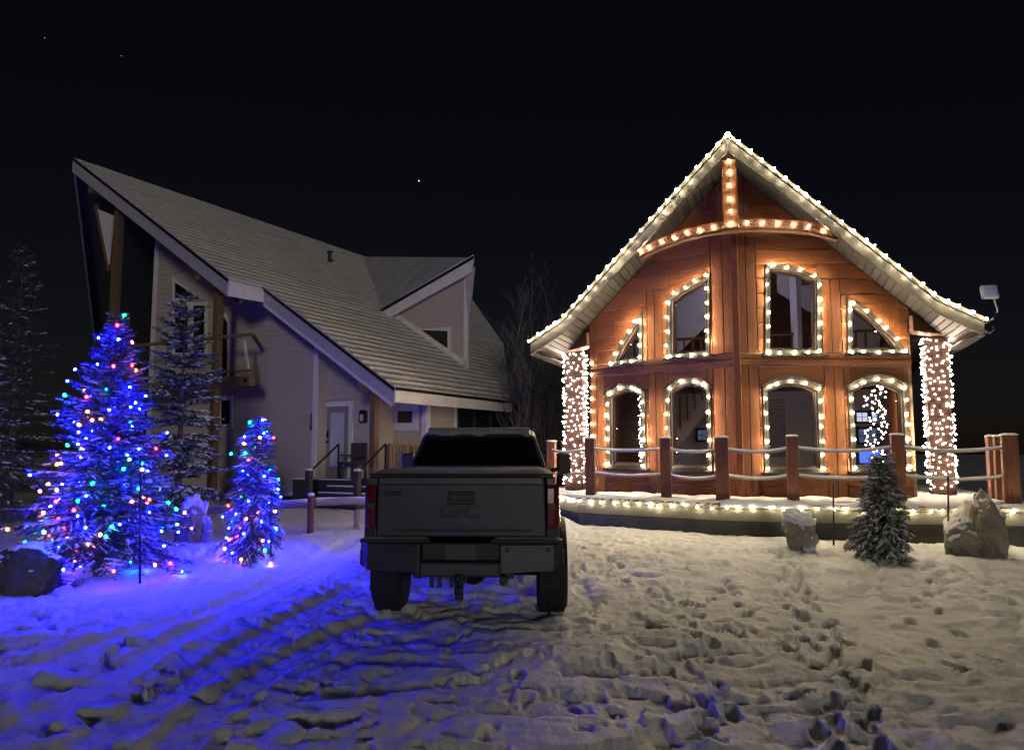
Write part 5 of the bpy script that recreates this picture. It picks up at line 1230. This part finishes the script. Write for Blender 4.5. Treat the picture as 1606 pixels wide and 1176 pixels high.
for sx in (-1,1):
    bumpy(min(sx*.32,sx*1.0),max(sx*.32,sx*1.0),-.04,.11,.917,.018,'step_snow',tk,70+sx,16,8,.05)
    rbox(min(sx*.97,sx*1.03),max(sx*.97,sx*1.03),.08,.36,.64,.82,'bumper_corner','black_plastic',bevel=.03)
    for x in (.47,.87): tb(MB().lathe([(.024,0),(.024,.012),(0,.012)],(sx*x,-.045 if x < .6 else -.012,.82),(0,-1,0),10),'parking_sensor','black_plastic')
tb(MB().box(-.155,.155,.015,.03,.715,.865),'licence_plate','plate',bevel=.004)
# cab
gh = [(2.05,1.50,.90,1.50),(2.02,1.56,.885,1.50)]
def cabsec(y,zb,wb,zt,wt): return [(-wb,y,zb),(wb,y,zb),(wt,y,zt-.05),(wt-.09,y,zt),(-wt+.09,y,zt),(-wt,y,zt-.05)]
tb(MB().box(-.86,.86,2.03,4.05,.52,1.52),'cab_lower','paint_grey')
secs = []
for y,zb,wb,zt,wt in ((2.03,1.515,.90,1.54,.89),(2.06,1.515,.90,1.60,.875),(2.30,1.515,.90,2.00,.735),(2.42,1.515,.90,2.055,.715),(2.7,1.515,.90,2.075,.715),(3.3,1.515,.90,2.065,.71),(3.6,1.515,.90,2.02,.70),(4.25,1.47,.88,1.50,.86)):
    secs.append(cabsec(y,zb,wb,max(zt,zb+.06),wt))
cabg = tb(MB().loft(secs),'cab','paint_grey',bevel=.015)
# rear window (sits on the sloping back of the cab), side windows, windscreen
tb(MB().hexa([(-.82,2.052,1.60),(.82,2.052,1.60),(.82,2.075,1.60),(-.82,2.075,1.60)],[(-.69,2.262,1.955),(.69,2.262,1.955),(.69,2.285,1.955),(-.69,2.285,1.955)]),'rear_window','car_glass',cabg,bevel=.01)
tb(MB().hexa([(-.84,2.046,1.575),(.84,2.046,1.575),(.84,2.06,1.575),(-.84,2.06,1.575)],[(-.825,2.056,1.60),(.825,2.056,1.60),(.825,2.07,1.60),(-.825,2.07,1.60)]),'rear_window_seal','black_plastic',cabg)
tb(MB().box(-.17,.17,2.25,2.29,1.975,2.005),'brake_lamp','red_lens',cabg,bevel=.006)
for sx in (-1,1):
    tb(MB().hexa([(sx*.895,2.35,1.56),(sx*.895,3.95,1.54),(sx*.885,3.95,1.54),(sx*.885,2.35,1.56)],[(sx*.755,2.45,1.97),(sx*.755,3.55,1.96),(sx*.745,3.55,1.96),(sx*.745,2.45,1.97)]),'side_window','car_glass',cabg)
    # mirror
    am = tb(MB().tube([(sx*.93,3.75,1.50),(sx*1.10,3.70,1.53)],.03,6),'mirror_arm','black_plastic')
    tb(MB().loft([[(sx*1.06,y,1.44+k),(sx*(1.25-k),y,1.46+k),(sx*(1.25-k),y,1.74-k),(sx*1.07,y,1.76-k)] for y,k in ((3.60,.02),(3.63,0),(3.74,.02),(3.80,.07))]),'mirror','black_plastic',bevel=.012)
tb(MB().hexa([(-.80,4.20,1.52),(.80,4.20,1.52),(.80,4.22,1.52),(-.80,4.22,1.52)],[(-.66,3.64,2.0),(.66,3.64,2.0),(.66,3.66,2.01),(-.66,3.66,2.01)]),'windscreen','car_glass',cabg)
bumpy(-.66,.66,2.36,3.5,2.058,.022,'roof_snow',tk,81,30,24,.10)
# snow lip hanging over the top of the rear window
secs = []
for i in range(25):
    x = -.66+1.32*i/24; dp = .028+.06*max(0,vn(np.array([i*.45]),np.array([2.2]),8)[0]+.22); secs.append([(x,2.36,2.06),(x,2.30,2.05),(x,2.262-dp*.28,2.018-dp),(x,2.235-dp*.25,2.015-dp),(x,2.285,2.062),(x,2.36,2.075)])
tb(MB().loft(secs),'window_snow','snow_dimmed',smooth=True)
tb(MB().loft([[(-w,y,.6),(w,y,.6),(w,y,z-.08),(w-.12,y,z),(-w+.12,y,z),(-w,y,z-.08)] for y,w,z in ((4.0,.88,1.48),(4.4,.9,1.45),(5.3,.88,1.40),(5.75,.82,1.30),(5.86,.8,1.1))]),'bonnet','paint_grey',bevel=.02)
rbox(-.8,.8,5.84,5.93,.75,1.2,'grille','black_plastic'); rbox(-.97,.97,5.8,5.98,.5,.74,'front_bumper','chrome')
for sx in (-1,1): rbox(min(sx*.72,sx*.95),max(sx*.72,sx*.95),5.74,5.9,.95,1.18,'headlight','frosted')
# wheels
def wheel(x, y, sx):
    pr = [(.20,-.165),(.27,-.175),(.38,-.17),(.425,-.135),(.44,-.07),(.44,.07),(.425,.135),(.38,.17),(.27,.175),(.20,.165)]
    w = tb(MB().lathe(pr,(x,y,TRD),(1,0,0),32),'wheel','rubber',smooth=True)
    tm = MB()
    for k in range(28):                                       # tread blocks
        a = 2*PI*k/28
        for j in (-1,0,1):
            aa = a+(.11 if j == 0 else 0); d = V3((0,math.cos(aa),math.sin(aa))); tt = V3((0,-math.sin(aa),math.cos(aa))); c_ = V3((x+j*.095,y,TRD)); s_ = V3((1,0,0))
            q = [c_+d*.432+s_*i*.04+tt*h*.034 for i,h in ((-1,-1),(1,-1),(1,1),(-1,1))]; tm.hexa(q,[p+d*.016 for p in q])
    tb(tm,'tread','rubber',w,kind='stuff')
    tb(MB().lathe([(.235,-.02),(.25,.09),(.26,.145),(.235,.15),(.20,.09),(.08,.08),(.06,.11),(0,.11)],(x,y,TRD),(sx,0,0),24),'rim','chrome',w,smooth=True)
for sx in (-1,1):
    wheel(sx*.925,RW,sx); wheel(sx*.90,FW,sx)
    tb(MB().hexa([(sx*.78,RW-.52,.30),(sx*1.07,RW-.52,.30),(sx*1.07,RW-.50,.30),(sx*.78,RW-.50,.30)],[(sx*.78,RW-.50,.66),(sx*1.05,RW-.50,.66),(sx*1.05,RW-.48,.66),(sx*.78,RW-.48,.66)]),'mud_flap','rubber',bevel=.006)
    rbox(min(sx*.42,sx*.52),max(sx*.42,sx*.52),.3,5.6,.50,.64,'frame_rail','black_plastic',bevel=.01)
tb(MB().tube([(-.75,RW,TRD),(.75,RW,TRD)],.055,10),'rear_axle','dark_metal'); tb(MB().lathe([(0,-.17),(.12,-.12),(.165,0),(.12,.12),(0,.17)],(.02,RW,TRD),(0,1,0),16),'differential','dark_metal',smooth=True)
tb(MB().tube([(-.75,FW,TRD+.04),(.75,FW,TRD+.04)],.05,8),'front_axle','dark_metal')
hr = rbox(-.055,.055,-.06,.4,.50,.60,'hitch_receiver','dark_metal'); rbox(-.036,.036,-.22,.0,.42,.50,'ball_mount','dark_metal'); rbox(-.04,.04,-.12,-.06,.36,.56,'hitch_drop','dark_metal',bevel=.01)
tb(MB().lathe([(.018,0),(.018,.04),(.03,.05),(.034,.07),(.02,.10),(0,.104)],(0,-.19,.50),n=12),'hitch_ball','chrome',smooth=True)
tb(MB().tube([(.42,.10,.50),(.42,1.0,.50),(.45,2.5,.5)],.045,10),'exhaust','dark_metal')
for x in (-.30,-.22,-.1): tb(MB().box(x-.02,x+.02,.1,.14,.44,.56),'wiring_plug','black_plastic',bevel=.004)
rbox(-.5,.5,.7,1.0,.55,.78,'spare_wheel','rubber',bevel=.08); rbox(-.42,.42,1.7,4.2,.48,.62,'fuel_tank','black_plastic',bevel=.03)

# ------------------------------------------------------------------ stars
for px, py, s, lab in ((657,284,.8,'bright white star in the middle of the sky'),(70,60,.30,'faint star near the upper left corner'),(190,88,.26,'faint star right of the upper left one')):
    p = EYE+unit(ray(px,py))*900; m = MB().lathe([(0,-s),(s*.7,0),(0,s)],p,n=6).build('star','star',origin=p); tag(m,lab,'star')
